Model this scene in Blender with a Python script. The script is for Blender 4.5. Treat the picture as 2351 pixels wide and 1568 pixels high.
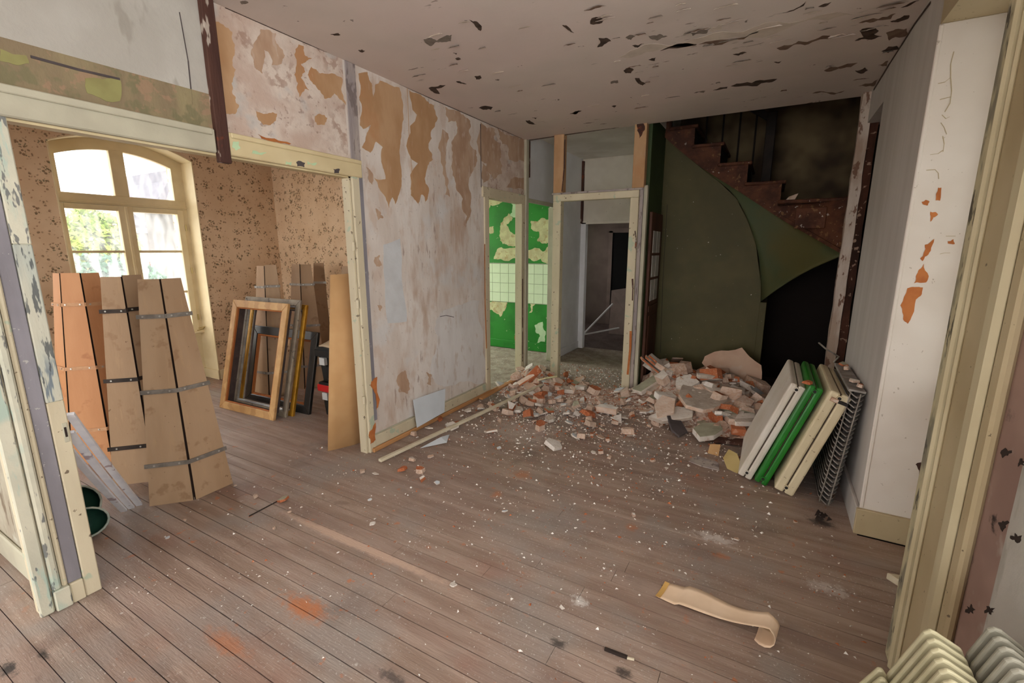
import bpy, bmesh, math, random
from mathutils import Vector, Matrix, noise as mnoise

# ------------------------------------------------------------------ camera, sky, exposure
scene = bpy.context.scene
col = scene.collection
for o in list(bpy.data.objects):
    bpy.data.objects.remove(o)

FPX, CXP, CYP, CAMH = 1047.0, 1175.5, 784.0, 1.6
YAW, PIT = math.radians(29.27), math.radians(11.43)
cam_data = bpy.data.cameras.new('camera')
cam_data.sensor_width = 36.0
cam_data.sensor_fit = 'HORIZONTAL'
cam_data.lens = 36.0 * FPX / 2351.0
cam_data.clip_start = 0.02
cam_data.clip_end = 400
cam = bpy.data.objects.new('camera', cam_data)
cam.location = (0, 0, CAMH)
cam.rotation_euler = (math.pi / 2 - PIT, 0, YAW)
col.objects.link(cam)
scene.camera = cam

world = bpy.data.worlds.new('overcast_sky')
scene.world = world
world.use_nodes = True
bg = world.node_tree.nodes['Background']
bg.inputs['Color'].default_value = (1.0, 0.985, 0.955, 1)
bg.inputs['Strength'].default_value = 1.0

vs = scene.view_settings
vs.view_transform = 'Standard'
vs.look = 'None'
vs.gamma = 1
vs.use_curve_mapping = False
vs.exposure = 2.85
try:
    scene.cycles.use_denoising = True
    scene.cycles.max_bounces = 7
    scene.cycles.diffuse_bounces = 5
    scene.cycles.glossy_bounces = 2
    scene.cycles.use_adaptive_sampling = True
    scene.cycles.adaptive_threshold = 0.05
    scene.cycles.adaptive_min_samples = 16
    scene.cycles.transparent_max_bounces = 12
    scene.cycles.sample_clamp_indirect = 6
except Exception:
    pass


def portal(loc, rot, sx, sy):
    """a window opening through which the sky is sampled"""
    l = bpy.data.lights.new('window_portal', 'AREA')
    l.shape = 'RECTANGLE'
    l.size, l.size_y = sx, sy
    l.cycles.is_portal = True
    o = bpy.data.objects.new('window_portal', l)
    o.location = loc
    o.rotation_euler = rot
    col.objects.link(o)


H2 = math.pi / 2
portal((-6.40, 2.41, 1.4), (H2, 0, -H2), 1.2, 2.6)       # arched window of the side room, light towards +X
portal((0.95, 2.57, 1.75), (H2, 0, H2), 0.95, 1.7)       # window in the right wall, light towards -X
portal((-1.05, -4.6, 1.5), (-H2, 0, 0), 2.9, 2.5)         # unseen window behind the camera, sized for even light, towards +Y
portal((-4.3, -2.1, 1.5), (-H2, 0, 0), 2.8, 2.4)          # unseen window at the left, enlarged to brighten the side room, towards +Y
portal((0.95, 0.125, 1.8), (H2, 0, H2), 2.35, 1.8)         # unseen window added beside the camera to light the partition
portal((-6.55, 1.1, 1.55), (H2, 0, -H2), .8, 1.9)         # unseen window added to brighten the side room
portal((-5.62, 5.3, 1.55), (H2, 0, -H2), 2.0, 2.2)       # kitchen window

rng = random.Random(7)

# ------------------------------------------------------------------ pixel -> place on a known plane
_f = Vector((-math.sin(YAW) * math.cos(PIT), math.cos(YAW) * math.cos(PIT), -math.sin(PIT)))
_r = Vector((math.cos(YAW), math.sin(YAW), 0))
_d = _f.cross(_r)
_C = Vector((0, 0, CAMH))


def ray(x, y):
    return _f + _r * ((x - CXP) / FPX) + _d * ((y - CYP) / FPX)


def onX(x, y, X):
    v = ray(x, y)
    return _C + v * (X / v.x)


def onY(x, y, Y):
    v = ray(x, y)
    return _C + v * (Y / v.y)


def onZ(x, y, Z=0.0):
    v = ray(x, y)
    return _C + v * ((Z - CAMH) / v.z)


# ------------------------------------------------------------------ materials
def S(r, g, b):
    def c(u):
        u = u / 255.0
        return u / 12.92 if u <= 0.04045 else ((u + 0.055) / 1.055) ** 2.4
    return (c(r), c(g), c(b), 1)


MATS = {}


def mat(name, c1, c2=None, scale=6.0, stretch=(1, 1, 1), rough=0.8, bump=0.0, bscale=40.0, metal=0.0,
        layers=(), lo=0.35, hi=0.65, detail=6.0, spec=0.3):
    m = bpy.data.materials.new(name)
    m.use_nodes = True
    nt = m.node_tree
    N, L = nt.nodes, nt.links
    bs = N['Principled BSDF']
    bs.inputs['Roughness'].default_value = rough
    bs.inputs['Metallic'].default_value = metal
    bs.inputs['Specular IOR Level'].default_value = spec
    tc = N.new('ShaderNodeTexCoord')

    def coords(st):
        mp = N.new('ShaderNodeMapping')
        mp.inputs['Scale'].default_value = st
        L.new(tc.outputs['Object'], mp.inputs['Vector'])
        return mp.outputs['Vector']

    ncache = {}

    def noise(sc, st, det=6.0, rg=0.6, dist=0.0):
        key = (sc, st, det, rg, dist)
        if key not in ncache:
            ncache[key] = noise_(*key)
        return ncache[key]

    def noise_(sc, st, det, rg, dist):
        n = N.new('ShaderNodeTexNoise')
        n.inputs['Scale'].default_value = sc
        n.inputs['Detail'].default_value = det
        n.inputs['Roughness'].default_value = rg
        n.inputs['Distortion'].default_value = dist
        det = min(det, 3.0)
        n.inputs['Detail'].default_value = det
        L.new(coords(st), n.inputs['Vector'])
        return n.outputs['Fac']

    def rng_map(v, a, b):
        r = N.new('ShaderNodeMapRange')
        r.interpolation_type = 'SMOOTHSTEP'
        r.inputs['From Min'].default_value = a
        r.inputs['From Max'].default_value = b
        L.new(v, r.inputs['Value'])
        return r.outputs['Result']

    def math_(op, a, b):
        q = N.new('ShaderNodeMath')
        q.operation = op
        for i, u in enumerate((a, b)):
            if isinstance(u, (int, float)):
                q.inputs[i].default_value = u
            else:
                L.new(u, q.inputs[i])
        return q.outputs[0]

    def mix(fac, a, b):
        q = N.new('ShaderNodeMix')
        q.data_type = 'RGBA'
        if isinstance(fac, (int, float)):
            q.inputs[0].default_value = fac
        else:
            L.new(fac, q.inputs[0])
        for i, u in ((6, a), (7, b)):
            if isinstance(u, tuple):
                q.inputs[i].default_value = u
            else:
                L.new(u, q.inputs[i])
        return q.outputs[2]

    cur = c1
    if c2 is not None:
        cur = mix(rng_map(noise(scale, stretch, detail), lo, hi), c1, c2)
    for ly in layers:
        k = ly.get('kind', 'noise')
        if k == 'noise':
            mk = rng_map(noise(ly['scale'], ly.get('st', (1, 1, 1)), ly.get('det', 6), ly.get('rg', .6), ly.get('dist', 0)), ly['lo'], ly['hi'])
        elif k == 'spot':
            vd = N.new('ShaderNodeVectorMath')
            vd.operation = 'SUBTRACT'
            L.new(tc.outputs['Object'], vd.inputs[0])
            vd.inputs[1].default_value = ly['c']
            sc_ = N.new('ShaderNodeVectorMath')
            sc_.operation = 'MULTIPLY'
            L.new(vd.outputs[0], sc_.inputs[0])
            sc_.inputs[1].default_value = tuple(1.0 / max(q, 1e-3) for q in ly['r'])
            ln = N.new('ShaderNodeVectorMath')
            ln.operation = 'LENGTH'
            L.new(sc_.outputs[0], ln.inputs[0])
            nz = noise(ly.get('scale', 12), ly.get('st', (1, 1, 1)), 6, .7)
            v = math_('ADD', ln.outputs['Value'], math_('MULTIPLY', math_('SUBTRACT', nz, 0.5), ly.get('warp', 2.0)))
            mk = rng_map(v, ly.get('hi', 1.0), ly.get('lo', 0.5))
            # map range wants min < max for smoothstep: invert instead
        elif k == 'voro':
            vo = N.new('ShaderNodeTexVoronoi')
            vo.inputs['Scale'].default_value = ly['scale']
            vo.inputs['Randomness'].default_value = ly.get('rand', 1.0)
            L.new(coords(ly.get('st', (1, 1, 1))), vo.inputs['Vector'])
            v = math_('ADD', vo.outputs['Distance'], math_('MULTIPLY', math_('SUBTRACT', noise(ly.get('nscale', 60), (1, 1, 1)), 0.5), ly.get('warp', 0.4)))
            mk = math_('SUBTRACT', 1.0, rng_map(v, ly['lo'], ly['hi']))
        elif k == 'grain':
            w = N.new('ShaderNodeTexWave')
            w.inputs['Scale'].default_value = ly['scale']
            w.inputs['Distortion'].default_value = ly.get('dist', 6)
            w.inputs['Detail'].default_value = 3
            w.bands_direction = ly.get('dir', 'Y')
            L.new(coords(ly.get('st', (1, 1, 1))), w.inputs['Vector'])
            mk = rng_map(w.outputs['Fac'], ly['lo'], ly['hi'])
        elif k == 'rand':
            oi = N.new('ShaderNodeObjectInfo')
            mk = oi.outputs['Random']
        if ly.get('mulv'):
            q = ly['mulv']
            vo2 = N.new('ShaderNodeTexVoronoi')
            vo2.inputs['Scale'].default_value = q['scale']
            vo2.inputs['Randomness'].default_value = q.get('rand', .6)
            L.new(coords((1, 1, 1)), vo2.inputs['Vector'])
            mk = math_('MULTIPLY', mk, math_('SUBTRACT', 1.0, rng_map(vo2.outputs['Distance'], q['lo'], q['hi'])))
        if ly.get('mul'):
            q = ly['mul']
            mk = math_('MULTIPLY', mk, rng_map(noise(q['scale'], q.get('st', (1, 1, 1))), q['lo'], q['hi']))
        a = ly.get('amt', 1.0)
        if a != 1.0:
            mk = math_('MULTIPLY', mk, a)
        cur = mix(mk, cur, ly['col'])
    if isinstance(cur, tuple):
        bs.inputs['Base Color'].default_value = cur
    else:
        L.new(cur, bs.inputs['Base Color'])
    if bump:
        b = N.new('ShaderNodeBump')
        b.inputs['Strength'].default_value = bump
        b.inputs['Distance'].default_value = 0.01
        L.new(noise(bscale, stretch, 3, .6), b.inputs['Height'])
        L.new(b.outputs['Normal'], bs.inputs['Normal'])
    MATS[name] = m
    return m


def glass_mat(name, tint=(0.97, 0.98, 1.0, 1), dirt=0.12):
    m = bpy.data.materials.new(name)
    m.use_nodes = True
    nt = m.node_tree
    N, L = nt.nodes, nt.links
    out = N['Material Output']
    N.remove(N['Principled BSDF'])
    tr = N.new('ShaderNodeBsdfTransparent')
    tr.inputs['Color'].default_value = tint
    gl = N.new('ShaderNodeBsdfGlossy')
    gl.inputs['Roughness'].default_value = 0.03
    df = N.new('ShaderNodeBsdfTranslucent')
    df.inputs['Color'].default_value = (0.85, 0.87, 0.88, 1)
    m1 = N.new('ShaderNodeMixShader')
    m1.inputs[0].default_value = 0.05
    L.new(tr.outputs[0], m1.inputs[1])
    L.new(gl.outputs[0], m1.inputs[2])
    m2 = N.new('ShaderNodeMixShader')
    tc = N.new('ShaderNodeTexCoord')
    mp = N.new('ShaderNodeMapping')
    mp.inputs['Scale'].default_value = (1, 1, 0.25)
    nz = N.new('ShaderNodeTexNoise')
    nz.inputs['Scale'].default_value = 14
    nz.inputs['Detail'].default_value = 8
    L.new(tc.outputs['Object'], mp.inputs[0])
    L.new(mp.outputs[0], nz.inputs['Vector'])
    mr = N.new('ShaderNodeMapRange')
    mr.inputs['From Min'].default_value = .4
    mr.inputs['From Max'].default_value = .7
    mr.inputs['To Min'].default_value = dirt * .3
    mr.inputs['To Max'].default_value = dirt * 1.6
    L.new(nz.outputs['Fac'], mr.inputs['Value'])
    L.new(mr.outputs[0], m2.inputs[0])
    L.new(m1.outputs[0], m2.inputs[1])
    L.new(df.outputs[0], m2.inputs[2])
    L.new(m2.outputs[0], out.inputs['Surface'])
    MATS[name] = m
    return m


# ------------------------------------------------------------------ mesh helpers
class B:
    """collects shapes into one mesh"""

    def __init__(self):
        self.v, self.f, self.m = [], [], []

    def add(self, vs_, fs_, mi=0):
        k = len(self.v)
        self.v += [tuple(q) for q in vs_]
        for g in fs_:
            self.f.append(tuple(k + i for i in g))
            self.m.append(mi)
        return self

    def box(self, a, b, mi=0):
        x0, y0, z0 = (min(a[i], b[i]) for i in range(3))
        x1, y1, z1 = (max(a[i], b[i]) for i in range(3))
        v = [(x0, y0, z0), (x1, y0, z0), (x1, y1, z0), (x0, y1, z0), (x0, y0, z1), (x1, y0, z1), (x1, y1, z1), (x0, y1, z1)]
        return self.add(v, BOXF, mi)

    def bar(self, a, b, w, h, up=(0, 0, 1), mi=0):
        """rectangular bar from a to b, w across, h along up"""
        a, b, up = Vector(a), Vector(b), Vector(up)
        d = (b - a).normalized()
        s = d.cross(up)
        if s.length < 1e-6:
            s = d.cross(Vector((1, 0, 0)))
        s.normalize()
        u = s.cross(d).normalized()
        v = []
        for p in (a, b):
            v += [p - s * w / 2 - u * h / 2, p + s * w / 2 - u * h / 2, p + s * w / 2 + u * h / 2, p - s * w / 2 + u * h / 2]
        return self.add(v, [(0, 3, 2, 1), (4, 5, 6, 7), (0, 1, 5, 4), (1, 2, 6, 5), (2, 3, 7, 6), (3, 0, 4, 7)], mi)

    def tube(self, pts, r, n=8, mi=0):
        pts = [Vector(p) for p in pts]
        ring = []
        for i, p in enumerate(pts):
            d = (pts[min(i + 1, len(pts) - 1)] - pts[max(i - 1, 0)]).normalized()
            s = d.cross(Vector((0, 0, 1)))
            if s.length < 1e-4:
                s = d.cross(Vector((1, 0, 0)))
            s.normalize()
            u = s.cross(d)
            ring.append([p + (s * math.cos(2 * math.pi * k / n) + u * math.sin(2 * math.pi * k / n)) * r for k in range(n)])
        v = [q for g in ring for q in g]
        f = []
        for i in range(len(pts) - 1):
            for k in range(n):
                f.append((i * n + k, i * n + (k + 1) % n, (i + 1) * n + (k + 1) % n, (i + 1) * n + k))
        f.append(tuple(range(n))[::-1])
        f.append(tuple((len(pts) - 1) * n + k for k in range(n)))
        return self.add(v, f, mi)

    def prism(self, poly, off, mi=0, side=None, back=None):
        """polygon (3d points) swept along off"""
        p = [Vector(q) for q in poly]
        off = Vector(off)
        n = len(p)
        k = len(self.v)
        self.v += [tuple(q) for q in p] + [tuple(q + off) for q in p]
        self.f.append(tuple(k + i for i in range(n))[::-1])
        self.m.append(mi if back is None else back)
        self.f.append(tuple(k + n + i for i in range(n)))
        self.m.append(mi)
        for i in range(n):
            j = (i + 1) % n
            self.f.append((k + i, k + j, k + n + j, k + n + i))
            self.m.append(mi if side is None else side)
        return self

    def mesh(self, name, mats, smooth=False):
        me = bpy.data.meshes.new(name)
        me.from_pydata(self.v, [], self.f)
        if not isinstance(mats, (list, tuple)):
            mats = [mats]
        for q in mats:
            me.materials.append(MATS[q])
        for p, mi in zip(me.polygons, self.m):
            p.material_index = mi
            p.use_smooth = smooth
        bm = bmesh.new()
        bm.from_mesh(me)
        bmesh.ops.recalc_face_normals(bm, faces=bm.faces)
        bm.to_mesh(me)
        bm.free()
        me.update()
        return me

    def obj(self, name, mats, parent=None, bevel=0.0, smooth=False, seg=1):
        me = self.mesh(name, mats, smooth)
        o = bpy.data.objects.new(name, me)
        col.objects.link(o)
        if parent is not None:
            setp(o, parent)
        if bevel:
            md = o.modifiers.new('bevel', 'BEVEL')
            md.width = bevel
            md.segments = seg
            md.limit_method = 'ANGLE'
        return o


BOXF = [(0, 3, 2, 1), (4, 5, 6, 7), (0, 1, 5, 4), (1, 2, 6, 5), (2, 3, 7, 6), (3, 0, 4, 7)]


def wmat(o):
    m = o.matrix_basis.copy()
    if o.parent is not None:
        m = wmat(o.parent) @ o.matrix_parent_inverse @ m
    return m


def setp(o, parent):
    """child whose mesh is in world coordinates"""
    o.parent = parent
    o.matrix_parent_inverse = wmat(parent).inverted()


def tag(o, label=None, cat=None, group=None, kind=None):
    if label:
        o['label'] = label
    if cat:
        o['category'] = cat
    if group:
        o['group'] = group
    if kind:
        o['kind'] = kind
    return o


def struct(o, label, cat):
    return tag(o, label, cat, None, 'structure')


def thing(name, label, cat, loc=(0, 0, 0), group=None, rot=(0, 0, 0)):
    o = bpy.data.objects.new(name, None)
    o.empty_display_size = 0.1
    o.location = loc
    o.rotation_euler = rot
    col.objects.link(o)
    return tag(o, label, cat, group)


def link_mesh(name, me, parent, M=None):
    o = bpy.data.objects.new(name, me)
    col.objects.link(o)
    if M is not None:
        o.matrix_basis = M
    if parent is not None:
        o.parent = parent
    return o


def frac(pts, amp=0.18, depth=3, r=rng):
    """roughen a closed 2d outline by midpoint displacement"""
    p = [Vector((q[0], q[1])) for q in pts]
    for d in range(depth):
        out = []
        for i in range(len(p)):
            a, b = p[i], p[(i + 1) % len(p)]
            e = b - a
            nrm = Vector((-e.y, e.x))
            m = (a + b) / 2 + nrm * r.uniform(-amp, amp)
            out += [a, m]
        p = out
        amp *= 0.9
    return p


def crosses(p):
    n = len(p)
    for i in range(n):
        a, b = p[i], p[(i + 1) % n]
        for j in range(i + 2, n):
            if i == 0 and j == n - 1:
                continue
            c, d = p[j], p[(j + 1) % n]
            if max(a.x, b.x) < min(c.x, d.x) or max(c.x, d.x) < min(a.x, b.x) or max(a.y, b.y) < min(c.y, d.y) or max(c.y, d.y) < min(a.y, b.y):
                continue
            o1 = (b.x - a.x) * (c.y - a.y) - (b.y - a.y) * (c.x - a.x)
            o2 = (b.x - a.x) * (d.y - a.y) - (b.y - a.y) * (d.x - a.x)
            o3 = (d.x - c.x) * (a.y - c.y) - (d.y - c.y) * (a.x - c.x)
            o4 = (d.x - c.x) * (b.y - c.y) - (d.y - c.y) * (b.x - c.x)
            if o1 * o2 < 0 and o3 * o4 < 0:
                return True
    return False


def patch(name, pxs, plane, val, thick, material, parent, amp=0.16, depth=3, lift=0.0006):
    """a torn or peeled piece traced on a known wall plane, thick: signed thickness off the wall"""
    for k in range(14):
        q = frac(pxs, amp * .87 ** k, depth)
        if not crosses(q):
            break
    fn = {'X': onX, 'Y': onY, 'Z': onZ}[plane]
    ax = {'X': Vector((1, 0, 0)), 'Y': Vector((0, 1, 0)), 'Z': Vector((0, 0, 1))}[plane]
    sg = 1 if thick > 0 else -1
    pts = [fn(u.x, u.y, val) + ax * lift * sg for u in q]
    b = B().prism(pts, ax * thick)
    return b.obj(name, material, parent)


def ribbon(name, pxs, plane, val, w, thick, material, parent, jit=0.0):
    """thin crack or strip along a polyline on a plane"""
    fn = {'X': onX, 'Y': onY, 'Z': onZ}[plane]
    ax = {'X': Vector((1, 0, 0)), 'Y': Vector((0, 1, 0)), 'Z': Vector((0, 0, 1))}[plane]
    p = [fn(u, v, val) for u, v in pxs]
    b = B()
    for a, c in zip(p[:-1], p[1:]):
        b.bar(a, c, w * rng.uniform(.6, 1.2), abs(thick) * 2, up=ax)
    return b.obj(name, material, parent)


# ------------------------------------------------------------------ material library
XP, XR, ZC, YF = -2.67, 0.58, 2.862, 5.06
BD = S(184, 110, 62)

stains = []


def stain(x, y, rx, ry, c, amt, warp=1.6, scale=14):
    p = onZ(x, y)
    stains.append(dict(kind='spot', c=(p.x, p.y, 0), r=(rx, ry, 1), col=c, amt=amt, warp=warp, scale=(8 if scale < 12 else 26), lo=0.2, hi=1.0))


stain(700, 1395, .19, .075, BD, .8)
stain(520, 1475, .18, .05, BD, .55)
stain(1655, 1275, .06, .035, BD, .55)
stain(1140, 1135, .05, .06, BD, .55)
stain(1450, 1210, .05, .05, BD, .5)
stain(1200, 1090, .10, .08, BD, .5)
stain(1290, 930, .45, .28, S(205, 190, 180), .75, 1.2, 9)
stain(1200, 990, .5, .35, S(190, 172, 162), .6, 1.5, 7)
stain(1640, 1235, .14, .06, S(215, 205, 200), .7, 2.4, 20)
stain(1900, 1350, .12, .06, S(205, 195, 190), .65, 2.6, 22)
stain(1330, 1380, .05, .04, S(225, 220, 215), .7, 2.4, 30)
stain(1280, 1475, .05, .03, S(50, 47, 47), .8, 2.0, 30)
stain(1430, 1545, .05, .03, S(45, 42, 42), .85, 1.8, 30)
stain(900, 1555, .10, .03, S(60, 56, 56), .7, 2.2, 26)
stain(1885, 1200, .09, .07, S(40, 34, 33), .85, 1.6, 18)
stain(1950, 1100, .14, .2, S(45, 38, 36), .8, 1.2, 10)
stain(100, 1500, .06, .02, S(35, 33, 33), .9, 1.8, 40)
stain(20, 1535, .08, .03, S(35, 33, 33), .9, 2.0, 40)

# pale trace where a partition once stood
pa, pb = onZ(650, 1180), onZ(1060, 1350)
stains.append(dict(kind='spot', c=((pa.x + pb.x) / 2 - .05, (pa.y + pb.y) / 2, 0), r=(.78, .036, 1), col=S(204, 174, 154), amt=.7, warp=.9, scale=26, lo=.4, hi=1.1))

mat('floor_wood', S(168, 147, 133), S(143, 121, 107), scale=3.0, stretch=(.5, 4, 1), rough=.5, bump=.25, bscale=30, spec=.4, layers=[
    dict(scale=26, st=(.06, 1, 1), lo=.45, hi=.75, col=S(132, 104, 93), amt=.55),
    dict(scale=1.6, lo=.46, hi=.68, col=S(150, 142, 136), amt=.75),
    dict(scale=2.8, lo=.56, hi=.72, col=S(114, 100, 93), amt=.55),
    dict(scale=2.1, st=(.7, 1, 1), lo=.55, hi=.75, col=S(152, 108, 92), amt=.5),
    dict(scale=90, lo=.60, hi=.68, col=S(216, 208, 202), amt=.5, mul=dict(scale=1.7, lo=.36, hi=.6)),
    dict(scale=11, st=(.5, 1, 1), lo=.58, hi=.72, col=S(112, 94, 86), amt=.5, mul=dict(scale=.9, lo=.42, hi=.6)),
    dict(scale=13, lo=.64, hi=.70, col=S(190, 112, 66), amt=.7, mul=dict(scale=1.1, lo=.40, hi=.55)),
    dict(scale=17, lo=.66, hi=.74, col=S(214, 208, 202), amt=.6, mul=dict(scale=1.5, lo=.42, hi=.55)),
    dict(kind='rand', col=S(138, 114, 106), amt=.28),
] + stains)
mat('gap_dark', S(38, 28, 25), rough=.95)
mat('plaster_old', S(222, 214, 207), S(206, 194, 184), scale=3.2, stretch=(1, 1, .35), rough=.9, bump=.3, bscale=18, layers=[
    dict(scale=5, st=(1, 1, .3), lo=.52, hi=.68, col=S(184, 158, 138), amt=.85, mul=dict(scale=1.6, lo=.38, hi=.58)),
    dict(scale=22, st=(1, 1, .25), lo=.6, hi=.68, col=S(140, 112, 98), amt=.6, mul=dict(scale=2.2, lo=.45, hi=.6)),
    dict(scale=2.0, lo=.55, hi=.7, col=S(208, 208, 208), amt=.6),
    dict(scale=9, st=(1, 1, .5), lo=.5, hi=.66, col=S(196, 172, 154), amt=.5),
    dict(scale=60, lo=.66, hi=.72, col=S(110, 90, 78), amt=.5),
])
mat('plaster_blotch', S(212, 198, 186), S(192, 170, 156), scale=5, rough=.92, bump=.45, bscale=22, layers=[
    dict(scale=14, lo=.53, hi=.62, col=S(158, 128, 112), amt=.7, mul=dict(scale=2.6, lo=.42, hi=.58)),
    dict(scale=30, lo=.58, hi=.66, col=S(132, 104, 92), amt=.6, mul=dict(scale=3.6, lo=.45, hi=.58)),
    dict(scale=4, lo=.56, hi=.66, col=S(186, 182, 178), amt=.7),
])
mat('paper_tan', S(188, 152, 116), S(174, 135, 98), scale=5, stretch=(1, 1, .5), rough=.9, bump=.15, bscale=30, layers=[
    dict(scale=2.2, lo=.52, hi=.66, col=S(178, 128, 88), amt=.6),
    dict(scale=30, st=(1, 1, .2), lo=.62, hi=.7, col=S(190, 160, 135), amt=.4)])
mat('paper_tan_pale', S(186, 158, 134), S(170, 138, 114), scale=7, stretch=(1, 1, .5), rough=.9, bump=.15, layers=[
    dict(scale=18, st=(1, 1, .3), lo=.56, hi=.64, col=S(196, 174, 158), amt=.7)])
mat('paint_white_cold', S(206, 208, 210), S(196, 197, 198), scale=4, rough=.85, bump=.1)
mat('skim_white', S(222, 219, 217), S(210, 205, 202), scale=5, stretch=(1, 1, .4), rough=.88, bump=.1, layers=[
    dict(scale=14, st=(1, 1, .4), lo=.56, hi=.66, col=S(190, 172, 158), amt=.5)])
mat('paint_white_wall', S(186, 182, 174), S(172, 167, 158), scale=2.0, rough=.85, bump=.15, layers=[
    dict(scale=9, st=(1, 1, .4), lo=.6, hi=.7, col=S(140, 133, 122), amt=.5)])
mat('band_green_brown', S(150, 138, 104), S(132, 116, 92), scale=4, stretch=(1, 1, .5), rough=.9, bump=.3, layers=[
    dict(scale=9, lo=.53, hi=.62, col=S(118, 112, 84), amt=.8), dict(scale=16, lo=.56, hi=.63, col=S(158, 128, 104), amt=.7)])
mat('paint_olive', S(146, 142, 92), S(136, 130, 84), scale=8, rough=.85)
mat('cream_trim', S(208, 197, 170), S(196, 184, 157), scale=4, stretch=(1, 1, .3), rough=.55, bump=.12, layers=[
    dict(scale=26, lo=.66, hi=.69, col=S(92, 74, 60), amt=.85), dict(scale=7, lo=.63, hi=.67, col=S(164, 182, 160), amt=.7)])
mat('cream_trim_grey', S(186, 181, 160), S(172, 166, 147), scale=3, rough=.6, bump=.12)
mat('cream_yellow', S(216, 200, 160), S(204, 186, 146), scale=3, rough=.5, bump=.06)
mat('cream_green_worn', S(206, 202, 182), S(192, 190, 172), scale=4, rough=.6, bump=.2, layers=[
    dict(scale=22, st=(1, 1, .16), lo=.52, hi=.58, col=S(168, 190, 178), amt=.8, mul=dict(scale=4, lo=.42, hi=.55)),
    dict(scale=36, st=(1, 1, .25), lo=.6, hi=.64, col=S(96, 98, 100), amt=.85)])
mat('blue_worn', S(176, 182, 172), S(196, 192, 174), scale=5, stretch=(1, 1, .3), rough=.6, bump=.3, layers=[
    dict(scale=34, st=(1, 1, .12), lo=.46, hi=.52, col=S(104, 117, 128), amt=.9, mul=dict(scale=4, st=(1, 1, .4), lo=.36, hi=.5)),
    dict(scale=40, st=(1, 1, .2), lo=.58, hi=.63, col=S(72, 76, 80), amt=.85)])
mat('grey_strip', S(142, 138, 145), S(128, 124, 130), scale=7, stretch=(1, 1, .3), rough=.8, bump=.2, layers=[
    dict(scale=40, lo=.66, hi=.7, col=S(190, 186, 180), amt=.7)])
mat('grey_stud', S(150, 140, 140), S(176, 164, 156), scale=7, stretch=(1, 1, .2), rough=.9, bump=.4, layers=[
    dict(scale=22, st=(1, 1, .3), lo=.55, hi=.62, col=S(112, 100, 98), amt=.8)])
mat('brown_post', S(88, 58, 48), S(66, 42, 36), scale=6, stretch=(1, 1, .15), rough=.8, bump=.4, layers=[
    dict(scale=16, st=(1, 1, .35), lo=.58, hi=.63, col=S(186, 172, 160), amt=.85),
    dict(scale=9, lo=.6, hi=.66, col=S(130, 64, 40), amt=.7)])
mat('post_rough', S(196, 182, 170), S(164, 142, 126), scale=9, stretch=(1, 1, .25), rough=.95, bump=.8, bscale=30, layers=[
    dict(scale=18, st=(1, 1, .4), lo=.58, hi=.63, col=S(112, 80, 64), amt=.9), dict(scale=8, lo=.58, hi=.64, col=S(190, 178, 166), amt=.8)])
mat('post_dark', S(80, 50, 38), S(52, 34, 28), scale=9, stretch=(1, 1, .25), rough=.95, bump=.8, bscale=30, layers=[
    dict(scale=20, lo=.6, hi=.66, col=S(170, 140, 120), amt=.8)])
mat('bare_wood', S(178, 112, 62), S(158, 92, 48), scale=8, stretch=(1, 1, .2), rough=.8, bump=.2)
mat('orange_wood', S(190, 118, 66), S(170, 98, 52), scale=8, rough=.8)
mat('wallpaper_floral', S(218, 190, 158), S(208, 177, 144), scale=3, rough=.85, layers=[
    dict(kind='voro', scale=34, nscale=60, warp=.5, lo=.34, hi=.44, col=S(130, 102, 76), amt=.9, rand=1.0, mulv=dict(scale=10, lo=.42, hi=.52)),
    dict(kind='voro', scale=52, nscale=90, warp=.5, lo=.3, hi=.4, col=S(104, 100, 74), amt=.8, rand=1.0, mulv=dict(scale=10, lo=.30, hi=.42)),
    dict(kind='voro', scale=24, nscale=80, warp=.5, lo=.12, hi=.2, col=S(150, 108, 82), amt=.7)])
mat('wallpaper_pink', S(156, 128, 116), S(138, 111, 100), scale=3, rough=.85, layers=[
    dict(kind='voro', scale=9, nscale=40, warp=.7, lo=.05, hi=.26, col=S(34, 26, 24), amt=.95, mul=dict(scale=5, lo=.42, hi=.56)),
    dict(scale=7, lo=.58, hi=.7, col=S(176, 168, 156), amt=.6)])
mat('wallpaper_worn', S(176, 170, 152), S(160, 150, 132), scale=4, rough=.9, layers=[
    dict(scale=14, st=(1, 1, .3), lo=.57, hi=.65, col=S(108, 92, 74), amt=.8), dict(scale=5, lo=.56, hi=.66, col=S(190, 190, 178), amt=.7)])
mat('ceiling_paint', S(212, 198, 189), S(202, 189, 180), scale=1.1, rough=.85, bump=.14, bscale=14, layers=[
    dict(scale=.8, lo=.48, hi=.66, col=S(214, 195, 188), amt=.6),
    dict(scale=16, st=(.3, 1, 1), lo=.655, hi=.68, col=S(120, 104, 92), amt=.8, mul=dict(scale=1.3, lo=.5, hi=.6)),
    dict(scale=9, lo=.69, hi=.71, col=S(90, 74, 64), amt=.85, mul=dict(scale=2, lo=.48, hi=.55))])
mat('ceiling_bare', S(84, 68, 58), S(62, 48, 40), scale=20, rough=.95, bump=.4)
mat('ceiling_bare_grey', S(132, 122, 112), S(116, 104, 95), scale=20, rough=.95)
mat('ceiling_bare_brown', S(128, 106, 90), S(112, 88, 74), scale=14, rough=.95)
mat('ceiling_pale', S(206, 192, 178), S(194, 180, 166), scale=10, rough=.9)
mat('wall_right_paint', S(190, 184, 178), S(176, 169, 162), scale=1.6, stretch=(1, 2, .25), rough=.85, bump=.12, layers=[
    dict(scale=7, st=(1, 1, .10), lo=.52, hi=.75, col=S(164, 157, 150), amt=.25)])
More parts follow.
